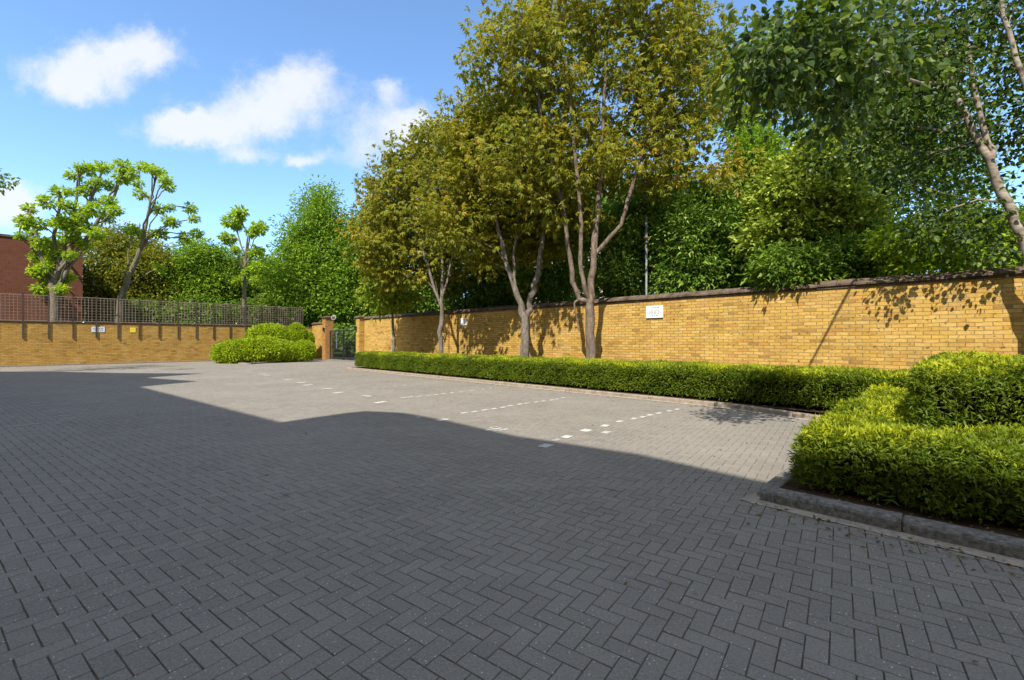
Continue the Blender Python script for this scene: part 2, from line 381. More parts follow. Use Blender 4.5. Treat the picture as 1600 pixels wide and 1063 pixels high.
# ---------------------------------------------------------------- tree growth
def sample_tips(ells, n, rng, shell=0.55, mind=0.0):
    vol = np.array([e[1][0]*e[1][1]*e[1][2]*(e[2] if len(e) > 2 else 1.0) for e in ells]); vol = vol / vol.sum()
    out = []
    tries = 0
    while len(out) < n and tries < n*40:
        tries += 1
        e = ells[rng.choice(len(ells), p=vol)]
        d = rand_dir(rng, 1)[0]; r = shell + (1-shell)*rng.random()**0.6
        if rng.random() < 0.22: r *= rng.random()**0.4
        p = e[0] + d*r*e[1]
        if mind and out:
            if np.min(np.sum((np.array(out)-p)**2, 1)) < mind*mind: continue
        out.append(p)
    return np.array(out)

JR = np.random.default_rng(77)
class Skel:
    def __init__(self):
        self.p, self.par, self.path, self.br, self.dir, self.fix = [], [], [], [], [], []
    def node(self, p, par, fix=None):
        i = len(self.p); self.p.append(np.asarray(p, float)); self.par.append(par)
        self.path.append(0 if par < 0 else self.path[par] + np.linalg.norm(p - self.p[par]))
        self.dir.append(np.array([0,0,1.0]) if par < 0 else unit(self.p[i] - self.p[par]))
        self.fix.append(fix); return i
    def line(self, pts, start=-1, rads=None, sub=2):
        ids = [start] if start >= 0 else []
        pts = [np.asarray(q, float) for q in pts]
        if start >= 0: pts = [self.p[start]] + pts
        cur = start
        for i, q in enumerate(pts):
            if i == 0:
                if start < 0: cur = self.node(q, -1, rads[0] if rads else None); ids.append(cur)
                continue
            for s in range(1, sub+1):
                t = s/sub; r = None
                if rads:
                    k = i if start < 0 else i - 1
                    r0 = rads[max(k-1, 0)]; r1 = rads[min(k, len(rads)-1)]; r = r0 + (r1-r0)*t
                jit = JR.normal(0, 0.32*(r or 0.0) * (1.0 if r and r < 0.14 else 0.35), 3); jit[2] *= 0.3
                cur = self.node(pts[i-1] + (q-pts[i-1])*t + jit, cur, r*(1 + JR.normal(0, 0.05)) if r else r); ids.append(cur)
        self.br.append(ids); return cur
    def connect(self, tips, rng, w=0.45, wig=0.06, minz=None, k=4):
        root = self.p[0]
        order = np.argsort(np.linalg.norm(tips - self.p[self.br[0][-1]], axis=1))
        self.tipid = []
        for ti in order:
            t = tips[ti]
            pp = np.array(self.p); dv = t - pp; dist = np.linalg.norm(dv, axis=1)
            cosang = np.sum(unit(dv) * np.array(self.dir), 1)
            cost = dist*(1 + 0.5*(1-cosang)) + w*np.array(self.path)
            cost = cost + np.where(pp[:, 2] > t[2] + 0.5, 3.0*(pp[:, 2]-t[2]-0.5), 0)
            if minz is not None: cost = cost + np.where(pp[:, 2] < minz, 50, 0)
            j = int(np.argmin(cost)); L = dist[j]
            c1 = self.p[j] + self.dir[j]*L*0.33 + np.array([0,0,0.06*L])
            n = max(2, min(k, int(L/0.35)+1)); ids = [j]; cur = j
            for s in range(1, n+1):
                x = s/n
                q = (1-x)**2*self.p[j] + 2*x*(1-x)*c1 + x*x*t
                if s < n: q = q + rng.normal(0, wig*L/n, 3)
                cur = self.node(q, cur); ids.append(cur)
            self.br.append(ids); self.tipid.append((ti, cur))
    def mesh(self, rtip, expo=0.5, rmax=1.0, kmain=10):
        n = len(self.p); cnt = np.zeros(n); has = np.zeros(n)
        for i in range(n):
            if self.par[i] >= 0: has[self.par[i]] = 1
        cnt[has == 0] = 1
        for i in range(n-1, 0, -1):
            cnt[self.par[i]] += cnt[i]
        r = np.minimum(rtip*np.maximum(cnt, 1)**expo, rmax)
        for i in range(n):
            if self.fix[i] is not None: r[i] = max(self.fix[i], 0)
        for i in range(1, n):
            if self.fix[i] is None: r[i] = min(r[i], r[self.par[i]])
        self.r = r
        mb = MB()
        for bi, ids in enumerate(self.br):
            if len(ids) < 2: continue
            rr = r[ids].copy()
            if self.fix[ids[0]] is not None or bi > 0: rr[0] = min(rr[0], rr[1]*1.3)
            if self.fix[ids[-1]] is None: rr[-1] *= 0.6
            mb.tube(np.array(self.p)[ids], rr, kmain if rr.max() > 0.06 else (6 if rr.max() > 0.02 else 4))
        return mb

def crown(mb, tips, rng, per, sig, L, W, kind='leaf4', flat=0.7, upb=0.9, droop=0.0, jitter=0.35, tint_fn=None):
    N = len(tips)*per
    base = np.repeat(tips, per, 0)
    g = rng.normal(size=(N, 3)); g = unit(g)*(rng.random((N,1))**0.5)*1.6
    g[:, 2] *= flat
    pos = base + g*sig
    d = unit(g + rng.normal(0, 0.45, (N, 3)) + np.array([0, 0, -droop]))
    nrm = rng.normal(0, 0.55, (N, 3)) + np.array([0, 0, upb]) + g*0.35
    LL = L*(1 + rng.uniform(-jitter, jitter, N))
    cl = np.repeat(rng.random(len(tips)), per)
    tint = np.clip(cl*0.55 + 0.25*rng.random(N) + 0.18*g[:, 2], 0, 1) if tint_fn is None else tint_fn(pos, cl, rng)
    if kind == 'leaf4': leaves4(mb, pos, d, nrm, LL, LL*W, tint)
    elif kind == 'leaf6': leaves6(mb, pos, d, nrm, LL, LL*W, tint)
    else: palmate(mb, pos, d, nrm, LL, L*W, tint, rng)

def ell(u, v, ru, rv, Z, rd=None, w=1.0):
    k = Z/F
    return (P(u, v, Z), np.array([ru*k, (rd if rd else 0.5*(ru+rv))*k, rv*k]), w)

def tree(name, label, cat, base, trunk_pts, trunk_r, tips, rng, bark, leafm, per, sig, L, W, kind='leaf4',
         group=None, rtip=0.012, expo=0.5, rmax=0.3, stems=(), w=0.45, minz=None, flat=0.7, upb=0.9, droop=0.0, inner=0, flare=1.35):
    t = thing(name, label, cat, base, 0, group)
    b = np.asarray(base, float)
    sk = Skel()
    tr = [np.asarray(q, float) for q in trunk_pts]
    top0 = unit(tr[1]-tr[0])
    rads = list(trunk_r)
    # flared foot
    pts = [tr[0] - top0*0.15, tr[0] + top0*0.25] + tr[1:]
    sk.line(pts, -1, [rads[0]*flare, rads[0]*1.03] + rads[1:], 3)
    main_end = len(sk.p) - 1
    for st in stems:                                 # (attach point index fraction, pts, radii)
        a = np.array(sk.p); j = int(np.argmin(np.linalg.norm(a - np.asarray(st[0]), axis=1)))
        sk.line(st[1], j, list(st[2]), 3)
    if len(tips): sk.connect(np.asarray(tips), rng, w, 0.12, minz)
    mb = sk.mesh(rtip, expo, rmax)
    for i in range(len(mb.v)): mb.v[i] = mb.v[i] - b
    mb.build('trunk', M[bark], t, True)
    cm = MB()
    allt = np.asarray(tips)
    if inner:
        q = np.array(sk.p); hp = q[[i for i in range(len(q)) if sk.r[i] < rtip*2.2]]
        if len(hp):
            hp = hp[rng.permutation(len(hp))[:inner]]
            allt = np.concatenate([allt, hp])
    crown(cm, allt, rng, per, sig, L, W, kind, flat, upb, droop)
    for i in range(len(cm.v)): cm.v[i] = cm.v[i] - b
    cm.build('crown', M[leafm], t, False)
    return t

# ================================================================ SETTING
# wide ground sheet
mb = MB(); mb.add([(-150,-60,-0.06),(150,-60,-0.06),(150,240,-0.06),(-150,240,-0.06)], [(0,1,2,3)])
struct(mb.build('ground', M['grass']))

WA, WB = 14.7, 38.2          # long wall plane (a), trellis wall plane (b)
KA, KE = 10.75, 23.3         # kerb line of the long bed, its far end
NB_A, NB_B = 4.73, 1.42      # corner of the near bed

# joint-sand sheet below the pavers
def ab_sheet(mb, a0, a1, b0, b1, z):
    mb.add([AB(a0,b0,z),AB(a1,b0,z),AB(a1,b1,z),AB(a0,b1,z)], [(0,1,2,3)])
mb = MB(); ab_sheet(mb, -14, WA+0.4, -14, WB, -0.0052)
struct(mb.build('paving_bed', M['joint']))

# herringbone block paving: every block a chamfered block with its own tilt
def gz(x, y):
    return 0.0009*np.sin(x*1.1+y*.6)*np.sin(y*1.3-x*.4+1) + 0.0006*np.sin(x*2.9-y*1.7)*np.sin(y*3.1+x*.8)
def pavers():
    rng = np.random.default_rng(3)
    W = 0.1035; th = math.radians(54); ex = np.array([math.cos(th), math.sin(th)]); ey = np.array([-math.sin(th), math.cos(th)])
    R = 42; n = int(R/W)
    i, j = np.meshgrid(np.arange(-n, n), np.arange(-n, n), indexing='ij')
    s = (i + j) % 4
    i, j, s = i.ravel(), j.ravel(), s.ravel()
    keep = (s == 0) | (s == 2); i, j, s = i[keep], j[keep], s[keep]
    hor = s == 0
    cx = np.where(hor, i + 1.0, i + 0.5)*W; cy = np.where(hor, j + 0.5, j + 1.0)*W
    o = np.array([-6.0, 14.0])
    X = o[0] + cx*ex[0] + cy*ey[0]; Y = o[1] + cx*ex[1] + cy*ey[1]
    a = (X + Y)/S2; b = (Y - X)/S2
    ok = (b > -5) & (b < WB - 0.12) & (a > -9) & (a < WA - 0.1) & (Y > -2.5)
    ok &= ~((a > KA - 0.04 - 0.75*np.clip((4.2-b)/2.8, 0, 1)**1.5) & (b < KE + 0.1))
    ok &= ~((a > NB_A - 0.04) & (b < NB_B - 0.02))
    X, Y, hor = X[ok], Y[ok], hor[ok]; N = len(X)
    hl = np.where(hor, W, W/2) - 0.0011 - rng.uniform(0,.0014,N); hw = np.where(hor, W/2, W) - 0.0011 - rng.uniform(0,.0014,N)
    sgn = np.array([[-1,-1],[1,-1],[1,1],[-1,1]])
    rot = rng.normal(0, 0.008, N); c, si = np.cos(rot), np.sin(rot)
    z0 = gz(X, Y) + np.clip(rng.normal(0, 0.0008, N), -.0012, .002) - 0.001*(rng.random(N) < 0.006); tx = rng.normal(0, 0.007, N); ty = rng.normal(0, 0.007, N)
    vs = np.zeros((N, 8, 3))
    for k in range(4):
        for lev, ins, dz in ((0, 0.0, -0.008), (1, 0.0026, 0.0)):
            lx = sgn[k,0]*(hl - ins); ly = sgn[k,1]*(hw - ins)
            rx = lx*c - ly*si; ry = lx*si + ly*c
            vs[:, lev*4 + k, 0] = X + rx*ex[0] + ry*ey[0]
            vs[:, lev*4 + k, 1] = Y + rx*ex[1] + ry*ey[1]
            vs[:, lev*4 + k, 2] = z0 + dz + (rx*tx + ry*ty if lev else 0)
    q = np.array([[4,5,6,7],[0,1,5,4],[1,2,6,5],[2,3,7,6],[3,0,4,7]])
    mb = MB(); mb.add(vs.reshape(-1,3), (np.arange(N)[:,None,None]*8 + q[None]).reshape(-1,4))
    return mb
struct(pavers().build('paving', M['paver']))

# parking-bay marks: lines of white blocks
MARK_A = math.radians(54)
def marks(name, lst):
    mb = MB(); rng = np.random.default_rng(len(lst))
    for u, v, l, w, t in lst:
        p = G(u, v); ex = np.array([math.cos(MARK_A), math.sin(MARK_A), 0]); ey = np.array([-ex[1], ex[0], 0])
        p = p + np.array([0,0,0.0055 + float(gz(p[0], p[1]))]); w = min(w, 0.10 + 0.6*(w-0.10)); t = t*0.88
        mb.add([p - ex*l/2 - ey*w/2, p + ex*l/2 - ey*w/2, p + ex*l/2 + ey*w/2, p - ex*l/2 + ey*w/2], [(0,1,2,3)], [t])
    struct(mb.build(name, M['marking']))
L_, W_ = 0.20, 0.10
marks('parking_line', [(1058,640,L_,W_,.8),(1046,642.5,L_,W_,.8),(1029.5,646,L_,W_,.85),(1015,649,L_,W_,.9),(1004,652,L_,W_,.8),(990.5,654.5,L_,W_,.9),
    (968,659,L_,W_,.95),(945.5,665.6,L_,.14,1),(915.5,673,L_,.2,1),(885.5,683,L_,.16,1),(869,688,L_,.1,.3),(852.5,697,.22,.2,1),(947,676,L_,.14,.75)])
marks('parking_line', [(u, v, L_, W_, t) for u, v, t in ((880,622,.7),(871,624,.75),(862,625.5,.8),(849,627,.7),(838,628.5,.8),(823,630.5,.85),(812,632,.9),(797,634.5,.9),
    (786,636.8,.9),(772,639,.9),(757.5,641,.9),(742,643.5,.85),(725,645.5,.85))] + [(691,656.5,.26,.2,.95), (654,652.5,.12,.1,.6)])
marks('parking_line', [(u, v, L_, .11, t) for u, v, t in ((765,607,.5),(754,608.8,.6),(737,610.7,.75),(721,612.7,.8),(706,614.2,.85),(693,615.5,.8),(681,617,.85),(670,618.2,.8),(655,619.5,.85),(641,620.6,.85),(631,621.5,.85))]
    + [(594,629,.3,.25,1), (576,619.5,.2,.2,.9), (569,618.6,.2,.12,.8)])
marks('parking_line', [(u, v, L_, .11, t) for u, v, t in ((655,600.6,.5),(632,602.3,.65),(617,603.8,.7),(600,605.3,.6),(586,606.8,.5))] + [(528,614,.3,.3,.95),(513,607.5,.28,.25,.9),(505,608.2,.2,.2,.7)])
marks('parking_line', [(u, v, L_, .11, t) for u, v, t in ((600,592,.4),(572,593.8,.55),(540,595.8,.5),(515,598,.5))] + [(481,602,.32,.3,.9),(471,598,.32,.3,.95)])
marks('parking_line', [(u, v, L_, .11, t) for u, v, t in ((494,583.5,.5),(465,585.5,.5),(440,591,.45))] + [(450,593.5,.3,.3,.85),(411,584.6,.32,.35,.9),(417,586.8,.3,.3,.8),(389,582,.3,.25,.5)])
# faint bay number painted in front of the second bay
marks('bay_number', [(762,672.3,.16,.06,.9),(771,671,.16,.06,.7),(768,668.5,.12,.05,.7),(779,670.2,.16,.06,.8),(783,672.5,.14,.05,.7),(774,673.8,.12,.05,.6),(790,671.3,.12,.06,.9),(776,667.4,.1,.05,.5)])
marks('parking_line', [(6+ i*9.0, 609.5 + i*4.1, .22, .11, .13 + .1*(i%3)) for i in range(12)] + [(12,667.5,.9,.1,.28)])

# soil beds
mb = MB(); ab_sheet(mb, KA+0.1, WA, -6, KE-0.1, 0.085); struct(mb.build('soil', M['soil']))
mb = MB(); ab_sheet(mb, NB_A+0.12, KA+0.1, -6, NB_B-0.12, 0.10); struct(mb.build('soil', M['soil']))

# kerbs
def kerb_run(mb, p0, p1, n, width, h, rng, round_=0.03, gap=0.006, side=1):
    """blocks laid from p0 to p1; the face looks to the right-hand side when side=1"""
    p0, p1 = np.array(p0), np.array(p1); d = (p1-p0); L = np.linalg.norm(d); d = d/L
    s = np.array([d[1], -d[0], 0])*side
    prof = [(0,-0.05),(0,h-round_),(round_*0.35,h-round_*0.3),(round_,h),(width-0.01,h),(width,h-0.01),(width,-0.05)]
    for i in range(n):
        j = rng.normal(0, 0.004); hz = rng.normal(0, 0.003)
        x0, x1 = L*i/n + gap/2, L*(i+1)/n - gap/2
        secs = [x0, x0 + 0.012, x1 - 0.012, x1]
        ins = [0.008, 0, 0, 0.008]
        vs = []
        for x, q in zip(secs, ins):
            for (y, z) in prof:
                yy = min(max(y, q), width - q) + j; zz = min(z, h - q) + hz
                vs.append(p0 + d*x - s*yy + np.array([0,0,zz]))
        m_ = len(prof)
        qd = [(k*m_ + a, k*m_ + a+1, (k+1)*m_ + a+1, (k+1)*m_ + a) for k in range(3) for a in range(m_-1)]
        mb.add(vs, qd)
        for k in (0, 3):
            e = vs[k*m_:(k+1)*m_]
            mb.add([e[0], e[1], e[5], e[6]], [(0,1,2,3)]); mb.add([e[1], e[2], e[3], e[5]], [(0,1,2,3)])
rng = np.random.default_rng(11)
mb = MB()
kerb_run(mb, AB(NB_A, NB_B-0.16), AB(NB_A, NB_B-0.16-6.4), 7, 0.16, 0.125, rng, 0.035)
kerb_run(mb, AB(NB_A+0.17, NB_B), AB(KA-0.3, NB_B), 7, 0.15, 0.11, rng, 0.03, side=-1)
# rounded corner stone
c = AB(NB_A+0.165, NB_B-0.165)
angs = np.linspace(math.radians(45+180), math.radians(45+90), 9)
prof = [(0.165,-0.05),(0.165,0.085),(0.152,0.112),(0.13,0.125),(0.0,0.125)]
vs = [c + np.array([math.cos(a)*r, math.sin(a)*r, z]) for a in angs for r, z in prof]
mb.add(vs, [(k*5+i, k*5+i+1, (k+1)*5+i+1, (k+1)*5+i) for k in range(8) for i in range(4)])
struct(mb.build('kerb', M['kerb_stone']))
mb = MB()
def kcurve(b): return KA - 0.75*max(0, min(1, (4.2-b)/2.8))**1.5
bs = [KE] + list(np.linspace(KE-0.9, 1.6, 26))
for k in range(len(bs)-1):
    kerb_run(mb, AB(kcurve(bs[k]), bs[k]), AB(kcurve(bs[k+1]), bs[k+1]), 1, 0.14, 0.10, rng, 0.02, 0.008)
kerb_run(mb, AB(KA+0.02, KE+0.0), AB(WA-0.1, KE+0.0), 5, 0.14, 0.10, rng, 0.02, 0.008, side=-1)
struct(mb.build('kerb', M['kerb_pale']))
# mortar channels at the foot of the kerbs
mb = MB()
for i in range(40):
    b0 = NB_B - 6.5*i/40; b1 = NB_B - 6.5*(i+1)/40
    mb.add([AB(NB_A-0.105 + 0.012*math.sin(i*1.7), b0, 0.006), AB(NB_A+0.01, b0, 0.02), AB(NB_A+0.01, b1, 0.02), AB(NB_A-0.105+0.012*math.sin((i+1)*1.7), b1, 0.006)], [(0,1,2,3)])
mb.add([AB(NB_A-0.10, NB_B-0.0, 0.006), AB(NB_A-0.06, NB_B+0.12, 0.006), AB(NB_A+0.20, NB_B+0.06, 0.015), AB(NB_A+0.05, NB_B-0.04, 0.02)], [(0,1,2,3)])
for k in range(len(bs)-1):
    mb.add([AB(kcurve(bs[k])-0.13, bs[k], 0.006), AB(kcurve(bs[k])+0.01, bs[k], 0.014), AB(kcurve(bs[k+1])+0.01, bs[k+1], 0.014), AB(kcurve(bs[k+1])-0.13, bs[k+1], 0.006)], [(0,1,2,3)])
struct(mb.build('kerb_channel', M['haunch']))
# road beyond the gate and the raised threshold
mb = MB(); mb.add([AB(WA+0.45, 27, -0.01), AB(24, 27, -0.01), AB(24, 37, -0.01), AB(WA+0.45, 37, -0.01)], [(0,1,2,3)])
struct(mb.build('road', M['asphalt']))

# ================================================================ WALLS
def wall_matrix_b(a0, b0):            # local x runs along +b, local y towards -a (into the yard)
    x, y, _ = AB(a0, b0); return Matrix.Translation((x, y, 0)) @ Matrix.Rotation(math.radians(135), 4, 'Z')
def wall_matrix_a(a0, b0):            # local x runs along +a, local y towards +b
    x, y, _ = AB(a0, b0); return Matrix.Translation((x, y, 0)) @ Matrix.Rotation(math.radians(45), 4, 'Z')
def place(t, mtx):
    t.location = mtx.to_translation(); t.rotation_euler = mtx.to_euler()

def coping(mb, x0, x1, z, ymin, ymax, rng, step=0.62, rise=0.13, drip=0.05):
    n = int((x1-x0)/step); ym = (ymin+ymax)/2
    for i in range(n):
        a, b = x0 + (x1-x0)*i/n + 0.006, x0 + (x1-x0)*(i+1)/n - 0.006
        dz = rng.normal(0, 0.007); dy = rng.normal(0, 0.006)
        mb.prism([(ymin+dy, z+dz),(ymax+dy, z+dz),(ymax+dy, z+drip+dz),(ym+0.05+dy, z+rise+dz),(ym-0.05+dy, z+rise+dz),(ymin+dy, z+drip+dz)], a, b)

# long yellow wall (local y = +: into yard)
rng = np.random.default_rng(21)
t = thing('brick_wall', 'long yellow stock brick wall with dark sloping coping behind the low hedge', 'wall')
place(t, wall_matrix_b(WA, -9))
mb = MB(); mb.box(0, 38.0, -0.34, 0, -0.1, 2.93); mb.build('brickwork', M['yellow_brick'], t)
mb = MB(); mb.box(0, 37.98, -0.37, 0.035, 2.932, 2.985); mb.build('tile_course', M['coping'], t)
mb = MB(); coping(mb, 0.0, 37.98, 2.99, -0.42, 0.085, rng, 0.42, 0.17, 0.045); mb.build('coping', M['coping'], t)
px = 0
def along(u, a=WA):                    # distance b on the long wall seen at pixel column u
    tt = (u-800)/F; Z = a*S2/(1+tt); return (Z - tt*Z)/S2
mb = MB(); bx = along(697, WA-0.12)+9; mb.box(bx-0.17, bx+0.17, 0.002, 0.13, -0.1, 2.93); mb.build('pilaster', M['yellow_brick'], t)
def pier(label, a, b, w, h, mat='orange_brick', group=None):
    t = thing('gate_pier', label, 'pier'); place(t, wall_matrix_b(a, b))
    mb = MB(); mb.box(-w/2, w/2, -w/2, w/2, -0.1, h); mb.build('shaft', M[mat], t)
    mb = MB(); mb.box(-w/2-.03, w/2+.03, -w/2-.03, w/2+.03, h, h+0.07)
    mb.build('necking', M['orange_brick'], t)
    mb = MB(); e = w/2 + 0.09; z0 = h + 0.072
    mb.box(-e, e, -e, e, z0, z0+0.08)
    v = [(-e,-e,z0+.083),(e,-e,z0+.083),(e,e,z0+.083),(-e,e,z0+.083),(-.1,-.1,z0+.16),(.1,-.1,z0+.16),(.1,.1,z0+.16),(-.1,.1,z0+.16)]
    mb.add(v, [(0,1,5,4),(1,2,6,5),(2,3,7,6),(3,0,4,7),(4,5,6,7)]); mb.build('cap', M['coping'], t)
    return t
pier('yellow brick gate pier with stone cap ending the long wall', WA-0.1, 29.28, 0.5, 3.0, 'yellow_brick')
pier('orange brick gate pier carrying a round lamp beside the short wall', WA-0.1, 34.75, 0.62, 3.18)
# short return wall left of the gate
t = thing('brick_wall', 'short yellow brick wall with coping between gate pier and trellis corner', 'wall'); place(t, wall_matrix_b(WA, 35.08))
mb = MB(); mb.box(0, 3.0, -0.33, 0, -0.1, 2.83); mb.build('brickwork', M['yellow_brick'], t)
mb = MB(); coping(mb, 0.0, 3.0, 2.835, -0.40, 0.08, rng, 0.5, 0.16, 0.05); mb.build('coping', M['coping'], t)
# trellis wall
t = thing('brick_wall', 'weathered yellow brick wall carrying a tall timber trellis', 'wall'); place(t, wall_matrix_a(-18, WB))
mb = MB(); mb.box(0, 33.1, 0, 0.33, -0.1, 2.56); mb.build('brickwork', M['dull_brick'], t)
mb = MB(); coping(mb, 0, 33.1, 2.562, -0.02, 0.38, rng, 0.5, 0.07, 0.05); mb.build('coping', M['coping'], t)
mb = MB(); mb.box(0, 29.0, -0.14, -0.004, -0.05, 0.10); mb.build('plinth_kerb', M['kerb_stone'], t)
mb = MB()
mb.add([AB(-18, WB-0.32, 0.004), AB(11.0, WB-0.32, 0.004), AB(11.0, WB-0.138, 0.016), AB(-18, WB-0.138, 0.016)], [(0,1,2,3)])
struct(mb.build('kerb_channel', M['haunch']))

# trellis: posts bolted to the wall, lattice panels between
t = thing('trellis_fence', 'timber lattice trellis with dark posts fixed along top of left brick wall', 'trellis'); place(t, wall_matrix_a(0, WB))
sp = 1.035; x0 = -1.54 - sp*7; nP = 23
zt0, zt1 = 2.66, 4.18
for i in range(nP):
    x = x0 + i*sp; dz = rng.normal(0, 0.015)
    mb = MB(); mb.box(x-.034, x+.034, -0.066, -0.024, 1.62 + rng.normal(0,.02), zt1+0.06+dz)
    mb.box(x-.035, x+.035, -0.024, -0.001, 1.72, 1.80); mb.box(x-.035, x+.035, -0.024, -0.001, 2.36, 2.44)
    mb.build('post', M['wood'], t)
    if i < nP-1:
        mb = MB(); a, b = x+.036, x+sp-.036
        mb.box(a, b, -0.07, -0.03, zt1-0.05, zt1); mb.box(a, b, -0.07, -0.03, zt0, zt0+0.05)
        n = 6
        for k in range(1, n): 
            xx = a + (b-a)*k/n; mb.box(xx-.013, xx+.013, -0.064, -0.05, zt0+0.05, zt1-0.05)
        nz = 9
        for k in range(1, nz):
            zz = zt0 + (zt1-zt0)*k/nz; mb.box(a, b, -0.049, -0.035, zz-.012, zz+.012)
        mb.build('lattice_panel', M['lattice'], t)

# ================================================================ SIGNS AND SMALL THINGS
def sign(name, label, mtx, w, h, mat, rows, d=0.02):
    t = thing(name, label, 'sign'); t.matrix_world = mtx
    t.location = mtx.to_translation(); t.rotation_euler = mtx.to_euler()
    mb = MB(); e = 0.008
    mb.box(-w/2, w/2, 0, d, -h/2, h/2); mb.build('board', M[mat], t)
    rg = np.random.default_rng(int(w*1000))
    for (z, x0, x1, th) in rows:
        mb = MB(); x = x0
        while x < x1:
            l = rg.uniform(0.03, 0.09)*w*2; x2 = min(x+l, x1)
            mb.box(x*1.0, x2, d+0.0005, d+0.003, z-th/2, z+th/2); x = x2 + 0.018*w*2
        mb.build('text_line', M['ink'], t)
    for sx in (-1, 1):
        mb = MB(); mb.box(sx*w*0.46-.006, sx*w*0.46+.006, d+0.0005, d+0.004, -.006, .006); mb.build('fixing_screw', M['galv'], t)
    return t
def on_long(u, v):
    b = along(u); p = AB(WA, b); Z = p[1]; z = CAM + (HZ-v)/F*Z
    return Matrix.Translation((p[0], p[1], z)) @ Matrix.Rotation(math.radians(135), 4, 'Z') @ Matrix.Translation((0, 0.004, 0))
def on_left(u, v):
    tt = (800-u)/F; Z = WB*S2/(1+tt); z = CAM + (HZ-v)/F*Z
    return Matrix.Translation((-tt*Z, Z, z)) @ Matrix.Rotation(math.radians(225), 4, 'Z') @ Matrix.Translation((0, 0.004, 0))
sign('wall_sign', 'larger white notice board with grey printed lines on long wall beside the pole', on_long(1023.5, 487.5), 0.62, 0.42, 'sign_white',
     [(0.14,-.19,.12,.03),(0.085,-.19,.16,.012),(0.035,-.2,.2,.022),(-.01,-.2,.2,.022),(-.055,-.2,.2,.022),(-.125,-.15,.14,.03)], 0.05)
sign('wall_sign', 'smaller square white notice board on long wall next to the pilaster', on_long(725, 503), 0.50, 0.36, 'sign_white',
     [(0.11,-.12,.1,.03),(0.04,-.1,.05,.02),(-.02,-.05,.1,.02),(-.09,-.08,.1,.02)], 0.04)
sign('wall_sign', 'wide pale blue notice board on the trellis wall', on_left(153.5, 515), 0.62, 0.33, 'sign_blue',
     [(0.06,-.22,.24,.05),(-.03,-.22,.2,.04),(-.09,-.2,.1,.02)])
sign('wall_sign', 'small square yellow notice on the trellis wall', on_left(207.5, 516), 0.28, 0.30, 'sign_yellow',
     [(0.05,-.06,.06,.03),(-.08,-.09,.09,.02)])
# intercom on the short wall
t = thing('intercom_panel', 'white intercom panel on short brick wall beside the gate pier', 'intercom')
mx = Matrix.Translation(Vector(AB(WA-0.02, 35.5, 0)) + Vector((0,0,2.33))) @ Matrix.Rotation(math.radians(135), 4, 'Z'); place(t, mx)
mb = MB(); mb.box(-.2,.2,0.02,.08,-.28,.28); mb.build('panel', M['sign_white'], t)
mb = MB(); mb.box(-.1,.1,.081,.09,.02,.18); mb.build('speaker_grille', M['ink'], t)
mb = MB(); mb.box(-.05,.05,.081,.1,-.2,-.1); mb.build('push_button', M['iron'], t)
# round lamp on the pier
t = thing('bulkhead_lamp', 'round white bulkhead lamp beside the cap of orange gate pier', 'lamp')
p = P(521.5, 496.5, 34.2); t.location = p; t.scale = (0.72, 0.72, 0.72); t.rotation_euler = (math.radians(78), 0, math.radians(-12))
mb = MB(); mb.lathe([(0.12,-.12),(0.26,-.1),(0.3,0),(0.3,0.04),(0.22,0.06),(0.19,0.05)], 20); mb.build('rim', M['kerb_pale'], t, True)
mb = MB(); mb.lathe([(0.19,0.045),(0.14,0.075),(0.06,0.09),(0.0,0.092)], 20); mb.build('lens', M['glass'], t, True)
mb = MB(); mb.tube([(0,0,-.12),(-.1,-.15,-.2),(-.3,-.3,-.3)], 0.03, 6); mb.build('bracket', M['iron'], t)
# gate lanterns
for (lab, a, b, z) in (('small black lantern on the gate face of the orange pier', WA-0.46, 34.62, 2.35), ('small black lantern on the yellow pier ending the long wall', WA-0.40, 29.45, 2.35)):
    t = thing('wall_lantern', lab, 'lantern', AB(a, b, z), math.radians(135))
    mb = MB(); mb.box(-.07,.07,-.07,.07,-.14,.1); mb.build('body', M['iron'], t)
    mb = MB(); mb.box(-.1,.1,-.1,.1,.102,.13); mb.build('lid', M['iron'], t)
# gate: two iron leaves
t = thing('iron_gate', 'dark iron double gate with upright bars between brick piers', 'gate'); place(t, wall_matrix_b(WA-0.1, 29.6))
Lg = 34.38 - 29.6
for s in range(2):
    a, b = (0.06, Lg/2-0.02) if s == 0 else (Lg/2+0.02, Lg-0.06)
    mb = MB(); zt = 2.28
    for z in (0.14, 1.05, zt-.05): mb.box(a, b, -.025, .025, z, z+.05)
    for xx in (a, b-.05): mb.box(xx, xx+.05, -.03, .03, 0.08, zt)
    n = 15
    for k in range(1, n):
        xx = a + (b-a)*k/n; mb.box(xx-.009, xx+.009, -.009, .009, .14, zt-.0)
    g = mb.build('gate_leaf', M['iron'], t)
mb = MB(); xx = Lg*0.72; mb.box(xx-.035, xx+.035, .035, .09, .9, 2.2); mb.build('pull_handle', M['galv'], t)
mb = MB(); mb.box(0.05, Lg+0.0, -0.2, 0.25, -0.05, 0.09); o = mb.build('threshold', M['kerb_stone'])
o.matrix_world = wall_matrix_b(WA-0.1, 29.6); struct(o)
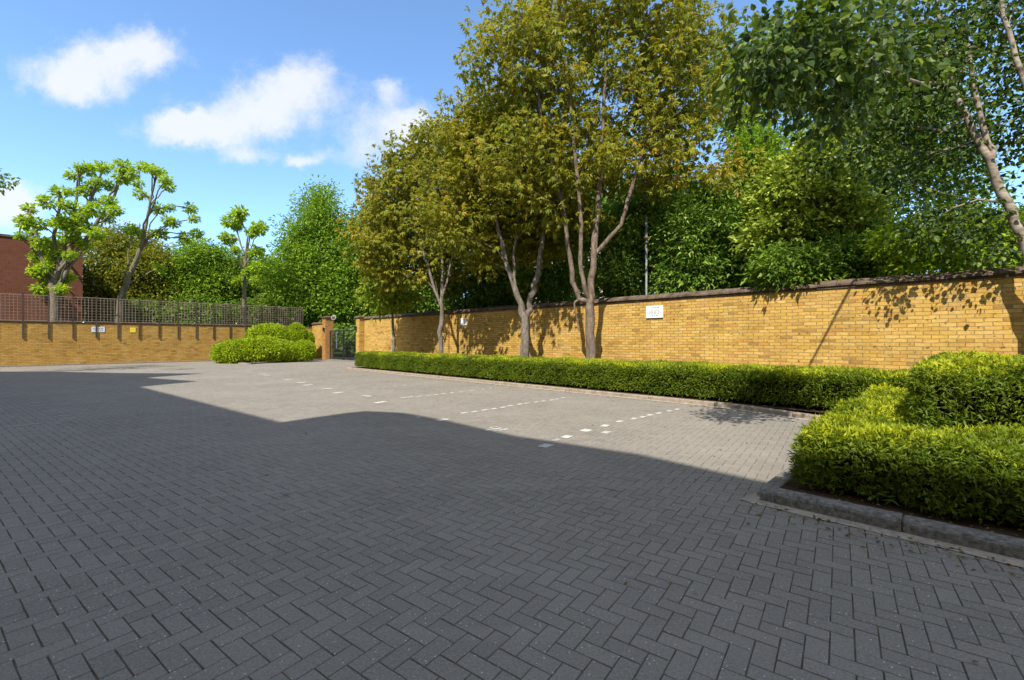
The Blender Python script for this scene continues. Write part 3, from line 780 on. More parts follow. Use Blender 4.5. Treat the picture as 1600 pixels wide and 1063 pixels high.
# grey pole beyond the long wall
b = along(1010, WA+0.8); p = AB(WA+0.8, b)
t = thing('steel_pole', 'slim grey steel pole rising behind the long wall near larger notice', 'pole', p)
Zp = p[1]; ht = CAM + (HZ-337)/F*Zp
mb = MB(); mb.lathe([(0.055,-.1),(0.055,2.0),(0.045,2.02),(0.042,ht),(0.0,ht+.02)], 10); mb.build('shaft', M['galv'], t, True)
mb = MB(); zz = CAM + (HZ-372)/F*Zp; mb.lathe([(0.06,zz-.05),(0.09,zz-.04),(0.09,zz+.04),(0.06,zz+.05)], 10); mb.lathe([(0.06,zz-.22),(0.085,zz-.21),(0.085,zz-.15),(0.06,zz-.14)], 10)
mb.build('clamp', M['bark_brown'], t, True)

# ================================================================ HEDGES
def bumpf(p):
    x, y, z = p[:,0], p[:,1], p[:,2]
    return (np.sin(x*2.3+y*1.1)*np.sin(y*2.9-x*.7+1.3)*0.5 + np.sin(x*6.1+z*5+.4)*np.sin(y*5.3+z*4.1)*0.35 + np.sin(z*9+x*8.3)*np.sin(y*9.7-x*4)*0.25)
def box_surface(rng, n, x0, x1, y0, y1, z0, z1, faces):
    ar = {'x0': (y1-y0)*(z1-z0), 'x1': (y1-y0)*(z1-z0), 'y0': (x1-x0)*(z1-z0), 'y1': (x1-x0)*(z1-z0), 'z1': (x1-x0)*(y1-y0)}
    tot = sum(ar[f] for f in faces); P_, N_ = [], []
    for f in faces:
        k = int(n*ar[f]/tot)
        q = np.stack([rng.uniform(x0,x1,k), rng.uniform(y0,y1,k), rng.uniform(z0,z1,k)], 1); nn = np.zeros((k,3))
        ax = 'xyz'.index(f[0]); q[:,ax] = {'x0':x0,'x1':x1,'y0':y0,'y1':y1,'z1':z1}[f]; nn[:,ax] = -1 if f[1] == '0' else 1
        P_.append(q); N_.append(nn)
    return np.concatenate(P_), np.concatenate(N_)
def rough_box(mb, x0, x1, y0, y1, z0, z1, rng, st=0.25, amp=0.05):
    # six gridded faces with jitter: the dark twiggy inside of a hedge
    def grid(o, e1, e2, n1, n2):
        a, b = np.meshgrid(np.linspace(0,1,n1+1), np.linspace(0,1,n2+1), indexing='ij')
        v = o + a.reshape(-1,1)*e1 + b.reshape(-1,1)*e2
        v = v + bumpf(v)[:,None]*amp
        q = [(i*(n2+1)+j, (i+1)*(n2+1)+j, (i+1)*(n2+1)+j+1, i*(n2+1)+j+1) for i in range(n1) for j in range(n2)]
        mb.add(v, q)
    X, Y, Z = np.array([x1-x0,0,0.]), np.array([0,y1-y0,0.]), np.array([0,0,z1-z0])
    nx, ny, nz = [max(1, int(L/st)) for L in (x1-x0, y1-y0, z1-z0)]
    o = np.array([x0,y0,z0])
    grid(o, X, Z, nx, nz); grid(o+Y, X, Z, nx, nz); grid(o, Y, Z, ny, nz); grid(o+X, Y, Z, ny, nz); grid(o+Z, X, Y, nx, ny)

def hedge(name, label, boxes, n, L, W, seed, amp=0.06, mat='l_hedge', depth=0.12, z0=0.1, brown=None, k=1):
    rng = np.random.default_rng(seed)
    t = thing(name, label, 'hedge', (0,0,0), math.radians(45))
    core, fol = MB(), MB()
    tot = sum((b[1]-b[0])*(b[3]-b[2]) + 2*(b[1]-b[0]+b[3]-b[2])*b[5] for b in boxes)
    cx, cy = (boxes[0][0]+boxes[0][1])/2, (boxes[0][2]+boxes[0][3])/2
    off = np.array([cx, cy, 0]); t.location = Vector(AB(cx, cy))
    for bx in boxes:
        x0,x1,y0,y1,zb,z1 = bx[:6]; faces = bx[6] if len(bx) > 6 else ['x0','x1','y0','y1','z1']
        sh = (x1-x0)*(y1-y0) + 2*(x1-x0+y1-y0)*z1
        p, nn = box_surface(rng, int(n*sh/tot), x0,x1,y0,y1,zb,z1, faces)
        N = len(p)
        inset = rng.random(N)**1.7*depth
        p = p + nn*(bumpf(p)*amp - inset + 0.02)[:,None]
        # soften the arrises
        side = np.minimum.reduce([p[:,0]-x0, x1-p[:,0], p[:,1]-y0, y1-p[:,1]])
        top = z1 - p[:,2]
        m = (side < 0.16) & (top < 0.16)
        p[m, 2] -= (0.16-np.clip(side[m],0,.16))*0.35
        up = np.array([0,0,1.0])
        d = nn*0.75 + rng.normal(0, 0.6, (N,3)) + up*0.22
        nr = nn*0.5 + rng.normal(0, 0.6, (N,3)) + up*0.5
        tint = np.clip(0.28 + 0.36*bumpf(p*0.8+3.1) + 0.3*rng.random(N) + np.where(nn[:,2] > 0.5, 0.40, -0.06)*(1-inset/depth) - 0.6*inset, 0, 1)  # fresh top growth, plus sunlit tops and shaded sides put into the tint
        ll = L*rng.uniform(0.6, 1.35, N)
        q = p - off
        for j in range(k):
            dj = d if j == 0 else d + rng.normal(0, 0.75, (N,3))
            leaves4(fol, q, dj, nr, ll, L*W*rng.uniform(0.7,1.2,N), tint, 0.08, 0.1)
        ci = depth*0.8
        rough_box(core, x0+ci-off[0], x1-ci-off[0], y0+ci-off[1], y1-ci-off[1], zb, z1-ci, rng)
        # bare woody stems at the foot
        for _ in range(int((y1-y0)*7)):
            yy = rng.uniform(y0+.1, y1-.1); xx = x0 + rng.uniform(0.1, 0.3)
            core.tube(np.array([(xx,yy,0.05),(xx+rng.normal(0,.05),yy+rng.normal(0,.06),0.3),(xx+rng.normal(0,.1),yy+rng.normal(0,.15),z1*0.8)])-off, [.014,.011,.005], 4)
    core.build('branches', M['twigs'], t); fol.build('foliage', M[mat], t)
    return t
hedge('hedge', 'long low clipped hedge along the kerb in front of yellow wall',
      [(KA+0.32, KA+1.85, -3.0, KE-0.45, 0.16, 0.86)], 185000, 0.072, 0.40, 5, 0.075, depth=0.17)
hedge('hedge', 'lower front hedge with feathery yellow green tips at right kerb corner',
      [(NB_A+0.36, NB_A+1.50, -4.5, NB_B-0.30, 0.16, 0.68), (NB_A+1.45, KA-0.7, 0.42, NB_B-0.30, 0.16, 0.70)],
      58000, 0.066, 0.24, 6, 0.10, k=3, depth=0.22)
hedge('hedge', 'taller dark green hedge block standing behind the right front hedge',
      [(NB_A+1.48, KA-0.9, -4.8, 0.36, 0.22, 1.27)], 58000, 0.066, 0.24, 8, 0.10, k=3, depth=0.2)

# clipped cloud shrubs before the corner
def cloud(label, u, v, ru, rv, Z, seed, n=5200, L=0.15):
    rng = np.random.default_rng(seed)
    k = Z/F; c = P(u, v, Z); r = np.array([ru*k, ru*k*0.85, rv*k])
    t = thing('clipped_shrub', label, 'shrub', (c[0], c[1], 0), 0, 'rounded clipped shrubs in the corner')
    d = rand_dir(rng, n); d = d[d[:,2] > -0.75]
    sq = np.sign(d)*np.abs(d)**0.8
    p = sq/np.maximum(np.linalg.norm(sq**1, axis=1, keepdims=True), 1e-6)
    p = d*r*(1 + 0.10*bumpf(d*3.4+seed)[:,None] + rng.normal(0,0.025,(len(d),1)))
    p[:,2] += c[2]; p = p[p[:,2] > 0.06]; N = len(p)
    nn = unit((p - np.array([0,0,c[2]]))/r**2)
    fol = MB(); leaves4(fol, p, nn*0.7 + rng.normal(0,0.6,(N,3)) + np.array([0,0,.15]), nn + rng.normal(0,.45,(N,3)), L*rng.uniform(.6,1.3,N), L*0.55)
    co = MB(); pr = [(math.cos(x)*0.88, math.sin(x)*0.88) for x in np.linspace(-1.3, 1.57, 9)]
    a = np.linspace(0, 2*math.pi, 15)[:-1]
    vs = [(math.cos(q)*rr*r[0], math.sin(q)*rr*r[1], max(0.0, c[2]+z*r[2])) for rr, z in pr for q in a]
    co.add(vs, [(i*14+j, i*14+(j+1)%14, (i+1)*14+(j+1)%14, (i+1)*14+j) for i in range(8) for j in range(14)])
    co.build('branches', M['twigs'], t, True); fol.build('foliage', M['l_cloud'], t)
cloud('wide low clipped shrub at left end of the corner group', 372, 552, 34, 20, 30.6, 1, 9000)
cloud('broad domed shrub in the middle of the corner front row', 410, 549.5, 38, 22, 31.2, 2, 9000)
cloud('mid sized clipped shrub between broad dome and round ball', 442, 551.5, 22, 18, 31.8, 3)
cloud('round ball of clipped shrub nearest the short wall', 474, 549.5, 17, 16, 32.3, 4)
cloud('high rear clipped shrub with lumpy top under the trellis', 421, 527, 32, 19, 34.2, 5, 8000)
cloud('upright tall rear clipped shrub in front of the corner', 463, 527, 14, 20, 34.6, 6)
cloud('small darker rear shrub hard against short brick wall', 480, 534, 9, 15, 35.0, 7)
mb = MB()
e0, e1, e2 = G(337,566), G(388,569.5), G(505,562.6)
kerb_run(mb, e0, e1, 4, 0.15, 0.07, rng, 0.02); 
struct(mb.build('kerb', M['kerb_pale']))
mb = MB(); kerb_run(mb, e1, e2, 9, 0.15, 0.09, rng, 0.02); struct(mb.build('kerb', M['kerb_stone']))
mb = MB(); q = [e1 + np.array([.1,.15,.05]), e2 + np.array([0,.2,.05]), AB(WA-.02, WB-.02, .05), e0 + np.array([.1,.15,.05])]
mb.add(q, [(0,1,2,3)]); struct(mb.build('soil', M['soil']))

# ================================================================ ROW TREES (olive-bronze)
def Trow(u, a=13.1):
    tt = (u-800)/F; Z = a*S2/(1+tt); return Z
GR = 'olive bronze trees in a row behind the hedge'
# nearest
rng = np.random.default_rng(101); Z = Trow(924)
pp = lambda u, v, dz=0: P(u, v, Z+dz)
ground = lambda u: np.array([*P(u, 500, Z)[:2], 0.08])
tips = sample_tips([ell(930,150,195,170,Z+.9,120), ell(1065,120,95,105,Z+.6,100), ell(1085,265,90,48,Z,80), ell(800,70,75,90,Z-.3,90), ell(960,-20,150,80,Z,120), ell(860,250,110,70,Z+.2,80), ell(985,255,110,50,Z+.3,80)], 420, rng, 0.4, 0.42)
tree('row_tree', 'tall nearest olive bronze tree with several stems from one pale trunk', 'tree', ground(923),
     [ground(923), pp(923,520), pp(922,480), pp(924,455), pp(928,400), pp(934,330), pp(940,250), pp(945,160), pp(950,60)],
     [.185,.165,.155,.125,.105,.095,.075,.055,.035], tips, rng, 'bark_brown', 'l_maple', 26, 0.45, 0.215, 0.31, 'palmate', GR,
     rtip=0.007, expo=0.42, rmax=0.11, w=0.5, minz=3.6, inner=150, droop=0.25,
     stems=[(pp(918,473), [pp(905,468,.1), pp(896,440,.15), pp(889,400,.2), pp(882,340,.1), pp(862,250,0), pp(840,150,-.2)], [.09,.085,.08,.07,.06,.045,.03]),
            (pp(921,470), [pp(913,455,-.1), pp(907,410,-.15), pp(908,350,-.2), pp(900,270,-.3), pp(890,150,-.4)], [.08,.075,.07,.062,.05,.03]),
            (pp(929,395), [pp(948,378,-.1), pp(970,350,-.2), pp(982,315,-.25), pp(1000,250,-.3), pp(1030,150,-.3)], [.075,.07,.065,.06,.045,.03]),
            (pp(900,468), [pp(897,474,-.1), pp(900,492,-.15), pp(905,518,-.2)], [.035,.03,.025,.012])])
# forked
rng = np.random.default_rng(102); Z = Trow(820)
tips = sample_tips([ell(790,255,105,110,Z+1.1,85), ell(735,330,80,75,Z+.9,70), ell(850,330,75,75,Z+1.3,70), ell(770,190,70,60,Z+.8), ell(700,250,45,60,Z+.8), ell(770,385,70,40,Z+1.6,50), ell(880,340,60,70,Z+1.6,60)], 360, rng, 0.4, 0.42)
tree('row_tree', 'olive bronze tree with thick grey trunk forking into a wide V', 'tree', ground(820),
     [ground(820), pp(820,530), pp(820,498), pp(812,475), pp(800,440), pp(788,400), pp(775,340), pp(760,260)],
     [.18,.165,.165,.12,.10,.085,.065,.04], tips, rng, 'bark_grey', 'l_maple', 25, 0.46, 0.225, 0.31, 'palmate', GR,
     rtip=0.007, expo=0.42, rmax=0.1, w=0.5, minz=3.9, inner=110, droop=0.25,
     stems=[(pp(820,498), [pp(828,475), pp(835,445), pp(844,410), pp(850,360), pp(858,280), pp(850,200)], [.12,.115,.10,.09,.07,.05,.035]),
            (pp(806,452), [pp(804,425,.1), pp(803,400,.1), pp(810,340,.1), pp(815,250,.1)], [.06,.055,.05,.04,.03])])
# third
rng = np.random.default_rng(103); Z = Trow(689)
tips = sample_tips([ell(655,325,92,95,Z+1.2,70), ell(600,370,45,65,Z+1,50), ell(690,260,75,70,Z+1), ell(640,405,85,48,Z+1.2,50), ell(725,370,50,70,Z+1.4,45)], 340, rng, 0.4, 0.45)
tree('row_tree', 'olive bronze tree with slender straight trunk and broad drooping crown', 'tree', ground(689),
     [ground(689), pp(689,530), pp(689,495), pp(690,460), pp(692,420), pp(688,360), pp(684,280)],
     [.13,.115,.11,.085,.07,.055,.035], tips, rng, 'bark_grey', 'l_maple', 25, 0.52, 0.25, 0.31, 'palmate', GR,
     rtip=0.008, expo=0.42, rmax=0.09, w=0.5, minz=3.4, inner=100, droop=0.35,
     stems=[(pp(689,488), [pp(680,455), pp(668,415), pp(650,360), pp(630,310)], [.065,.06,.055,.045,.03]),
            (pp(690,470), [pp(698,440), pp(708,400), pp(722,340)], [.06,.055,.045,.03])])
# small young tree at the far end
rng = np.random.default_rng(104); Z = Trow(615)
tips = sample_tips([ell(605,455,34,30,Z), ell(632,465,26,18,Z), ell(588,475,16,16,Z)], 60, rng, 0.4, 0.35)
tree('young_tree', 'small young tree with light green leaves and thin trunk at hedge end', 'tree', ground(615),
     [ground(615), pp(615,530), pp(614,500), pp(613,475), pp(612,450)], [.09,.08,.07,.055,.04], tips, rng, 'bark_grey', 'l_small', 34, 0.42, 0.30, 0.42, 'leaf4',
     rtip=0.01, expo=0.42, rmax=0.06, minz=2.2, droop=0.4)

# ================================================================ NEAR BIRCH AT RIGHT
rng = np.random.default_rng(105)
def PA(u, v, a=14.15):                    # point on the line of sight at yard distance a
    return P(u, v, a*S2/(1 + (u-800)/F))
base = np.array([*PA(1650,500)[:2], 0.08])
tips = np.concatenate([sample_tips([ell(1400,60,150,95,10.6,70), ell(1390,190,140,85,10.8,50), ell(1540,30,100,90,10.3,60), ell(1500,250,110,70,10.6,40), ell(1640,130,100,130,10,60), ell(1500,110,70,70,9.3,40)], 260, rng, 0.25, 0.34),
                       sample_tips([ell(1255,45,75,62,5.4,90), ell(1215,110,50,40,5.2,60), ell(1310,110,90,70,5.8,100)], 50, rng, 0.25, 0.24),
                       sample_tips([ell(1510,345,50,45,10.2,25), ell(1530,385,35,35,10,25), ell(1460,350,50,40,10.4,25)], 24, rng, 0.2, 0.24),
    np.array([P(u, v, z) for u, v, z in ((1322,168,10.6),(1300,185,10.7),(1340,150,10.6),(1360,190,10.5),(1392,268,10.4),(1375,250,10.5),(1410,285,10.4),(1430,360,10.3),(1415,340,10.3),(1445,375,10.2),(1200,95,5.15),(1185,110,5.1),(1195,75,5.15),(1505,60,10),(1515,30,10))])])
tree('birch_tree', 'near pale barked birch leaning in from the right with large dark leaves', 'tree', base,
     [base, PA(1640,470), PA(1613,410), PA(1588,350), PA(1566,300), PA(1545,252), PA(1519,200), PA(1496,150), PA(1480,95), PA(1466,20), PA(1450,-60)],
     [.12,.105,.092,.085,.08,.075,.066,.055,.045,.035,.02], tips, rng, 'bark_birch', 'l_birch', 44, 0.37, 0.10, 0.82, 'leaf6',
     rtip=0.0045, expo=0.5, rmax=0.05, w=0.35, minz=3.4, flat=0.9, upb=0.55, droop=0.7, inner=60,
     stems=[(PA(1640,470), [PA(1660,400), PA(1655,300), PA(1630,210), PA(1604,140), PA(1580,70), PA(1566,0), PA(1560,-60)], [.075,.07,.06,.052,.045,.04,.03,.02]),
            (PA(1552,268), [PA(1550,235), PA(1537,205), PA(1527,150), PA(1512,70)], [.055,.05,.045,.035,.02]),
            (PA(1509,182), [PA(1475,205), PA(1430,198), PA(1385,186), PA(1330,172)], [.03,.027,.022,.014,.006]),
            (PA(1530,225), [PA(1495,230), PA(1460,238), PA(1400,262)], [.024,.02,.014,.005]),
            (PA(1577,325), [PA(1530,312), PA(1490,325), PA(1440,355)], [.022,.018,.012,.005]),
            (PA(1490,130), [P(1440,130,9.0), P(1370,110,7.6), P(1290,90,6.2), P(1210,95,5.2)], [.033,.028,.022,.014,.005])])

# ================================================================ LEFT POLLARDS
def pollard(label, Z, trunk, tr, knobs, seed, scale=1.0, per=130, limbs=()):
    rng = np.random.default_rng(seed)
    base = np.array([*P(trunk[0][0], 500, Z)[:2], 0.0])
    tips = np.array([P(u, v, Z + rng.normal(0, 0.9)) for u, v in knobs])
    t = thing('pollarded_tree', label, 'tree', base, 0, 'pollarded trees beyond the trellis wall')
    sk = Skel(); sk.line([base] + [P(u, v, Z) for u, v in trunk], -1, tr, 3)
    for lp in limbs:
        q = [P(u, v, Z + dz) for (u, v), dz in zip(lp[1:], np.linspace(0, rng.normal(0, 1.2), len(lp)-1))]
        a = np.array(sk.p); j = int(np.argmin(np.linalg.norm(a - P(lp[0][0], lp[0][1], Z), axis=1)))
        sk.line(q, j, list(np.linspace(.11, .045, len(q)+1)), 3)
    sk.connect(tips, rng, 0.5 if limbs else 0.75, 0.10, P(0, trunk[1][1]+18, Z)[2], 6)
    mb = sk.mesh(0.042*scale, 0.36, 0.2*scale)
    for p in tips:
        mb.lathe([(0.0,-.14*scale),(.09*scale,-.08*scale),(.12*scale,0),(.08*scale,.08*scale),(0.0,.12*scale)], 7, p)
    for i in range(len(mb.v)): mb.v[i] = mb.v[i] - base
    mb.build('trunk', M['bark_pollard'], t, True)
    cm = MB()
    sizes = rng.uniform(0.75, 1.2, len(tips))
    N = len(tips)*per; c = np.repeat(tips, per, 0); s = np.repeat(sizes, per)[:,None]*scale
    g = rand_dir(rng, N); g[:,2] = g[:,2]*0.8 + 0.12
    r = (0.06 + 0.34*rng.random((N,1))**0.7)*s
    d = g + rng.normal(0,.35,(N,3)) + np.array([0,0,-.15])
    leaves4(cm, c + g*r - base, d, rng.normal(0,.5,(N,3)) + np.array([0,0,1.0]) + g*.4, 0.25*s[:,0]*rng.uniform(.6,1.3,N), 0.14*s[:,0])
    cm.build('crown', M['l_lime'], t)
pollard('wide many stemmed pollard with dense leafy knobs before the red building', 29.2, [(86,470),(84,440),(84,415)], [.25,.22,.19,.16],
    [(45,327),(31,369),(71,317),(92,301),(108,301),(115,275),(125,263),(137,266),(160,263),(143,293),(152,285),(171,291),(193,261),(190,279),(205,272),(171,317),(167,341),(146,329),(117,329),(118,354),(84,350),(84,380),(104,369),(115,376),(151,366),(139,357),(63,380),(57,404),(56,425),(84,404),(104,435),(70,418),(66,453),(97,453),(60,440),(40,345),(100,320),(128,300),(180,330),(75,390),(92,430),(110,400),(132,385),(52,365),(38,350),(58,395),(73,440),(62,430),(60,352),(98,350),(128,340),(150,318),(92,395),(108,345)], 201, 0.98, 150,
    limbs=[[(86,455),(74,430),(64,395),(54,360),(46,332)], [(86,450),(84,410),(86,370),(92,330),(93,304)], [(86,445),(96,405),(108,360),(118,315),(125,268)],
           [(84,440),(104,400),(126,352),(146,305),(159,268)], [(84,435),(116,398),(150,352),(178,308),(192,266)], [(84,430),(110,390),(134,340),(143,296)], [(86,455),(100,430),(122,400),(146,368)]])
pollard('leaning sparse pollard with pale bare limbs and small leafy knobs', 31.2, [(188,470),(193,455),(205,425),(216,400),(223,380),(229,350),(236,310),(243,275)], [.25,.22,.19,.165,.145,.11,.085,.065,.05],
    [(221,261),(230,263),(240,267),(249,270),(258,282),(263,293),(216,287),(221,305),(247,329),(265,326),(263,345),(272,350),(298,327),(303,343),(289,373),(308,366),(212,362),(240,366),(251,366),(249,420),(205,360),(222,366)], 202, 0.9, 140)
pollard('smallest pollard with three bare arms and compact knobs', 36.8, [(382,475),(382,430),(385,400),(387,375)], [.18,.155,.12,.09,.07],
    [(375,333),(370,340),(358,348),(370,355),(351,371),(357,375),(410,354),(404,358),(393,365),(401,395),(388,425),(367,392),(402,418),(376,440),(400,440)], 203, 1.15, 170)

# ================================================================ BACKGROUND TREES
def bg(name, label, Z, u, ells, n, leafm, per, sig, L, W, seed, bark='bark_dark', kind='leaf4', trunk=0.25, mind=0.0, group='trees and bushes beyond the walls', upb=0.9, flat=0.7, droop=0.15, cat='tree', shell=0.5):
    rng = np.random.default_rng(seed); L = L*0.82; per = int(per*1.35)
    base = np.array([*P(u, 500, Z)[:2], -0.05])
    tips = sample_tips(ells, n, rng, shell, mind)
    top = max(e[0][2] + e[1][2]*0.3 for e in ells); low = min(e[0][2] - e[1][2]*0.5 for e in ells)
    p1 = np.array([base[0], base[1], max(0.5, low*0.7)]); p2 = np.array([base[0]+.1, base[1], (low+top)/2]); p3 = np.array([ells[0][0][0], base[1], top])
    tree(name, label, cat, base, [base, p1, p2, p3], [trunk, trunk*.85, trunk*.6, trunk*.2], tips, rng, bark, leafm, per, sig, L, W, kind, group,
         rtip=0.012, expo=0.4, rmax=trunk*0.5, w=0.4, flat=flat, upb=upb, droop=droop)
# conical hornbeam
cone = [ell(500,330,30,32,44), ell(495,365,52,30,44), ell(498,400,68,30,44), ell(500,435,78,32,44), ell(500,470,80,34,44), ell(505,306,16,14,44)]
bg('hornbeam_tree', 'dense bright green conical tree rising behind the gate piers', 44, 500, cone, 460, 'l_cone', 85, 0.85, 0.38, 0.46, 301, mind=0.6)
bg('broadleaf_tree', 'mid green tree between conical tree and the row crowns', 46, 590, [ell(585,400,45,75,46), ell(600,460,45,45,46), ell(560,470,30,40,46)], 200, 'l_green', 90, 0.9, 0.40, 0.45, 302, mind=0.6)
bg('copper_tree', 'rounded copper green tree between wide and leaning pollards', 42, 200, [ell(190,415,55,58,42), ell(240,430,50,50,42), ell(170,455,45,40,42), ell(255,470,50,30,42)], 320, 'l_copper', 80, 0.8, 0.36, 0.45, 303, mind=0.55)
bg('broadleaf_tree', 'bright green rounded tree between leaning and smallest pollards', 43, 322, [ell(320,425,38,46,43), ell(300,455,35,35,43), ell(345,455,35,35,43)], 230, 'l_cone', 80, 0.75, 0.36, 0.45, 304, mind=0.5)
bg('broadleaf_tree', 'darker green low tree behind the smallest pollard', 45, 395, [ell(390,440,48,42,45), ell(425,450,30,40,45), ell(365,470,30,25,45)], 220, 'l_green', 80, 0.8, 0.36, 0.45, 305, mind=0.5)
bg('bush', 'leafy green bush seen through trellis below copper tree', 40.5, 260, [ell(250,492,60,22,40.5), ell(310,490,45,22,40.5), ell(180,492,40,18,40.5)], 160, 'l_green', 46, 0.6, 0.4, 0.45, 306, cat='bush')
bg('bush', 'leafy bush seen through trellis near the corner', 42.5, 420, [ell(400,490,50,22,42.5), ell(450,490,40,24,42.5)], 130, 'l_green', 46, 0.6, 0.4, 0.45, 307, cat='bush')
bg('bush', 'low dark bush growing past the iron gate', 42, 545, [ell(545,528,40,16,42), ell(580,522,30,22,42)], 110, 'l_dark', 46, 0.55, 0.36, 0.45, 308, cat='bush')
# behind the long wall
def Zw(u, a): tt = (u-800)/F; return a*S2/(1+tt)
def lw(name, label, u, a, el, n, leafm, per, sig, L, seed, W=0.45, cat='tree', **kw):
    Z = Zw(u, a)
    bg(name, label, Z, u, [ell(e[0], e[1], e[2], e[3], Z + (e[4] if len(e) > 4 else 0)) for e in el], n, leafm, per, sig, L, W, seed, cat=cat, **kw)
lw('laurel_bush', 'mid green laurel behind long wall by the young tree', 640, 17.5, [(640,470,50,38), (680,460,40,45)], 150, 'l_green', 50, 0.6, 0.38, 311, cat='bush')
lw('laurel_bush', 'glossy laurel behind long wall between slender and forked trunks', 750, 16.8, [(735,455,50,48), (785,440,50,60), (760,480,60,25)], 190, 'l_green', 50, 0.5, 0.32, 312, cat='bush')
lw('evergreen_tree', 'dark evergreen behind the forked olive tree', 850, 18, [(850,400,60,90), (870,330,60,80), (880,440,50,45)], 260, 'l_dark', 52, 0.55, 0.3, 313)
lw('evergreen_tree', 'dark evergreen rising behind the grey pole', 985, 17.5, [(970,400,70,75), (1020,350,70,80), (1010,430,70,45)], 320, 'l_dark', 56, 0.45, 0.25, 314)
lw('evergreen_tree', 'dark evergreen with ferny sprays between pole and yellow green tree', 1110, 17.3, [(1100,370,65,80), (1150,410,60,45), (1090,430,60,35)], 320, 'l_dark', 56, 0.4, 0.23, 315)
lw('cypress_tree', 'upright bright green cypress top right of the nearest olive tree', 1185, 20, [(1180,262,35,50), (1190,320,50,50), (1185,225,18,28)], 170, 'l_cone', 56, 0.42, 0.24, 316)
lw('broadleaf_tree', 'yellow green broadleaf tree behind the long wall under the birch', 1260, 17.0, [(1250,310,65,70), (1300,350,70,55), (1220,370,55,45), (1270,260,45,40)], 380, 'l_yellow', 46, 0.32, 0.24, 317, W=0.6)
lw('laurel_bush', 'dark laurel along long wall below the yellow green tree', 1290, 16.0, [(1240,420,60,32), (1310,412,65,36), (1370,400,50,42)], 230, 'l_green', 52, 0.28, 0.2, 318, cat='bush')
lw('broadleaf_tree', 'bright light green bush above coping at far right behind birch stem', 1500, 16.5, [(1490,385,75,42), (1560,380,60,45), (1420,385,45,45), (1630,375,60,50)], 330, 'l_lime', 46, 0.25, 0.17, 319, cat='bush')
lw('broadleaf_tree', 'tall mid green tree filling the sky behind birch leaves', 1380, 22.0, [(1360,180,90,110), (1430,240,90,80), (1330,260,80,70), (1480,310,80,50)], 235, 'l_green', 46, 0.55, 0.26, 320, mind=0.4)
lw('broadleaf_tree', 'pale green tall tree between olive crown and birch', 1150, 26, [(1150,130,70,80), (1200,190,60,70), (1230,90,60,60)], 150, 'l_small', 44, 0.7, 0.33, 321, mind=0.4)
lw('broadleaf_tree', 'large green tree hidden behind the forked and nearest olive crowns', 900, 27, [(890,330,110,70), (1000,330,110,70), (760,370,90,60)], 260, 'l_green', 46, 0.8, 0.4, 322, mind=0.5)
# tree off the left edge, one branch reaching in
rng = np.random.default_rng(330); Zl = 17.5
base = np.array([-24.6, Zl, 0.0])
tips = np.concatenate([sample_tips([(np.array([-24.6, Zl+.3, 8.6]), np.array([2.6,2.4,2.6]))], 90, rng, 0.3, 0.4), np.array([P(2,278,Zl), P(8,287,Zl), P(-12,270,Zl), P(-6,290,Zl), P(-30,280,Zl), P(13,283,Zl)])])
tree('broadleaf_tree', 'tree off the left edge with one leafy twig against the sky', 'tree', base, [base, base+np.array([0,0,3.]), base+np.array([.2,0,6.]), base+np.array([.3,0,9.])], [.2,.17,.13,.05],
     tips, rng, 'bark_grey', 'l_green', 22, 0.22, 0.17, 0.5, 'leaf4', rtip=0.01, expo=0.42, rmax=0.1, minz=3, droop=0.5)

# far-off belt of trees closing the horizon
rng = np.random.default_rng(340)
mb = MB(); N = 26000
x = rng.uniform(-75, 60, N); y = 62 + rng.normal(0, 1.6, N) + 3*np.sin(x*0.13)
hh = 6.5 + 1.8*np.sin(x*0.31) + 1.2*np.sin(x*0.83+1)
p = np.stack([x, y, hh*rng.random(N)**0.8], 1)
leaves4(mb, p, rng.normal(0,.8,(N,3)) + np.array([0,-.4,-.1]), rng.normal(0,.5,(N,3)) + np.array([0,-.5,.8]), rng.uniform(.6,1.1,N), rng.uniform(.35,.6,N))
o = mb.build('distant_trees', M['l_green']); o['kind'] = 'stuff'; tag(o, 'far-off belt of green trees closing the horizon behind everything', 'trees')

# leaf litter and grit along kerbs and walls
rng = np.random.default_rng(350); mb = MB(); pts = []
for _ in range(420): b = rng.uniform(-4, NB_B); pts.append(AB(NB_A - abs(rng.normal(0, .22)), b, .012))
for _ in range(260): b = rng.uniform(-4, NB_B-.3); pts.append(AB(NB_A + rng.uniform(.2, .5), b, .112))
for _ in range(420): b = rng.uniform(1.5, KE); pts.append(AB(kcurve(b) - abs(rng.normal(0, .3)) - .02, b, .016))
for _ in range(260): pts.append(AB(rng.uniform(-12, 11), WB - .2 - abs(rng.normal(0, .3)), .02))
for _ in range(160): pts.append(AB(rng.uniform(0, 10.4), rng.uniform(-2, 22), .008))
pts = np.array(pts); N = len(pts)
leaves4(mb, pts, rng.normal(0,1,(N,3))*np.array([1,1,.12]), rng.normal(0,.25,(N,3)) + np.array([0,0,1.0]), rng.uniform(.02,.055,N), rng.uniform(.012,.028,N))
o = mb.build('leaf_litter', M['l_litter']); o['kind'] = 'stuff'; tag(o, 'scattered dry fallen leaves along the kerbs and wall foot', 'leaf litter')

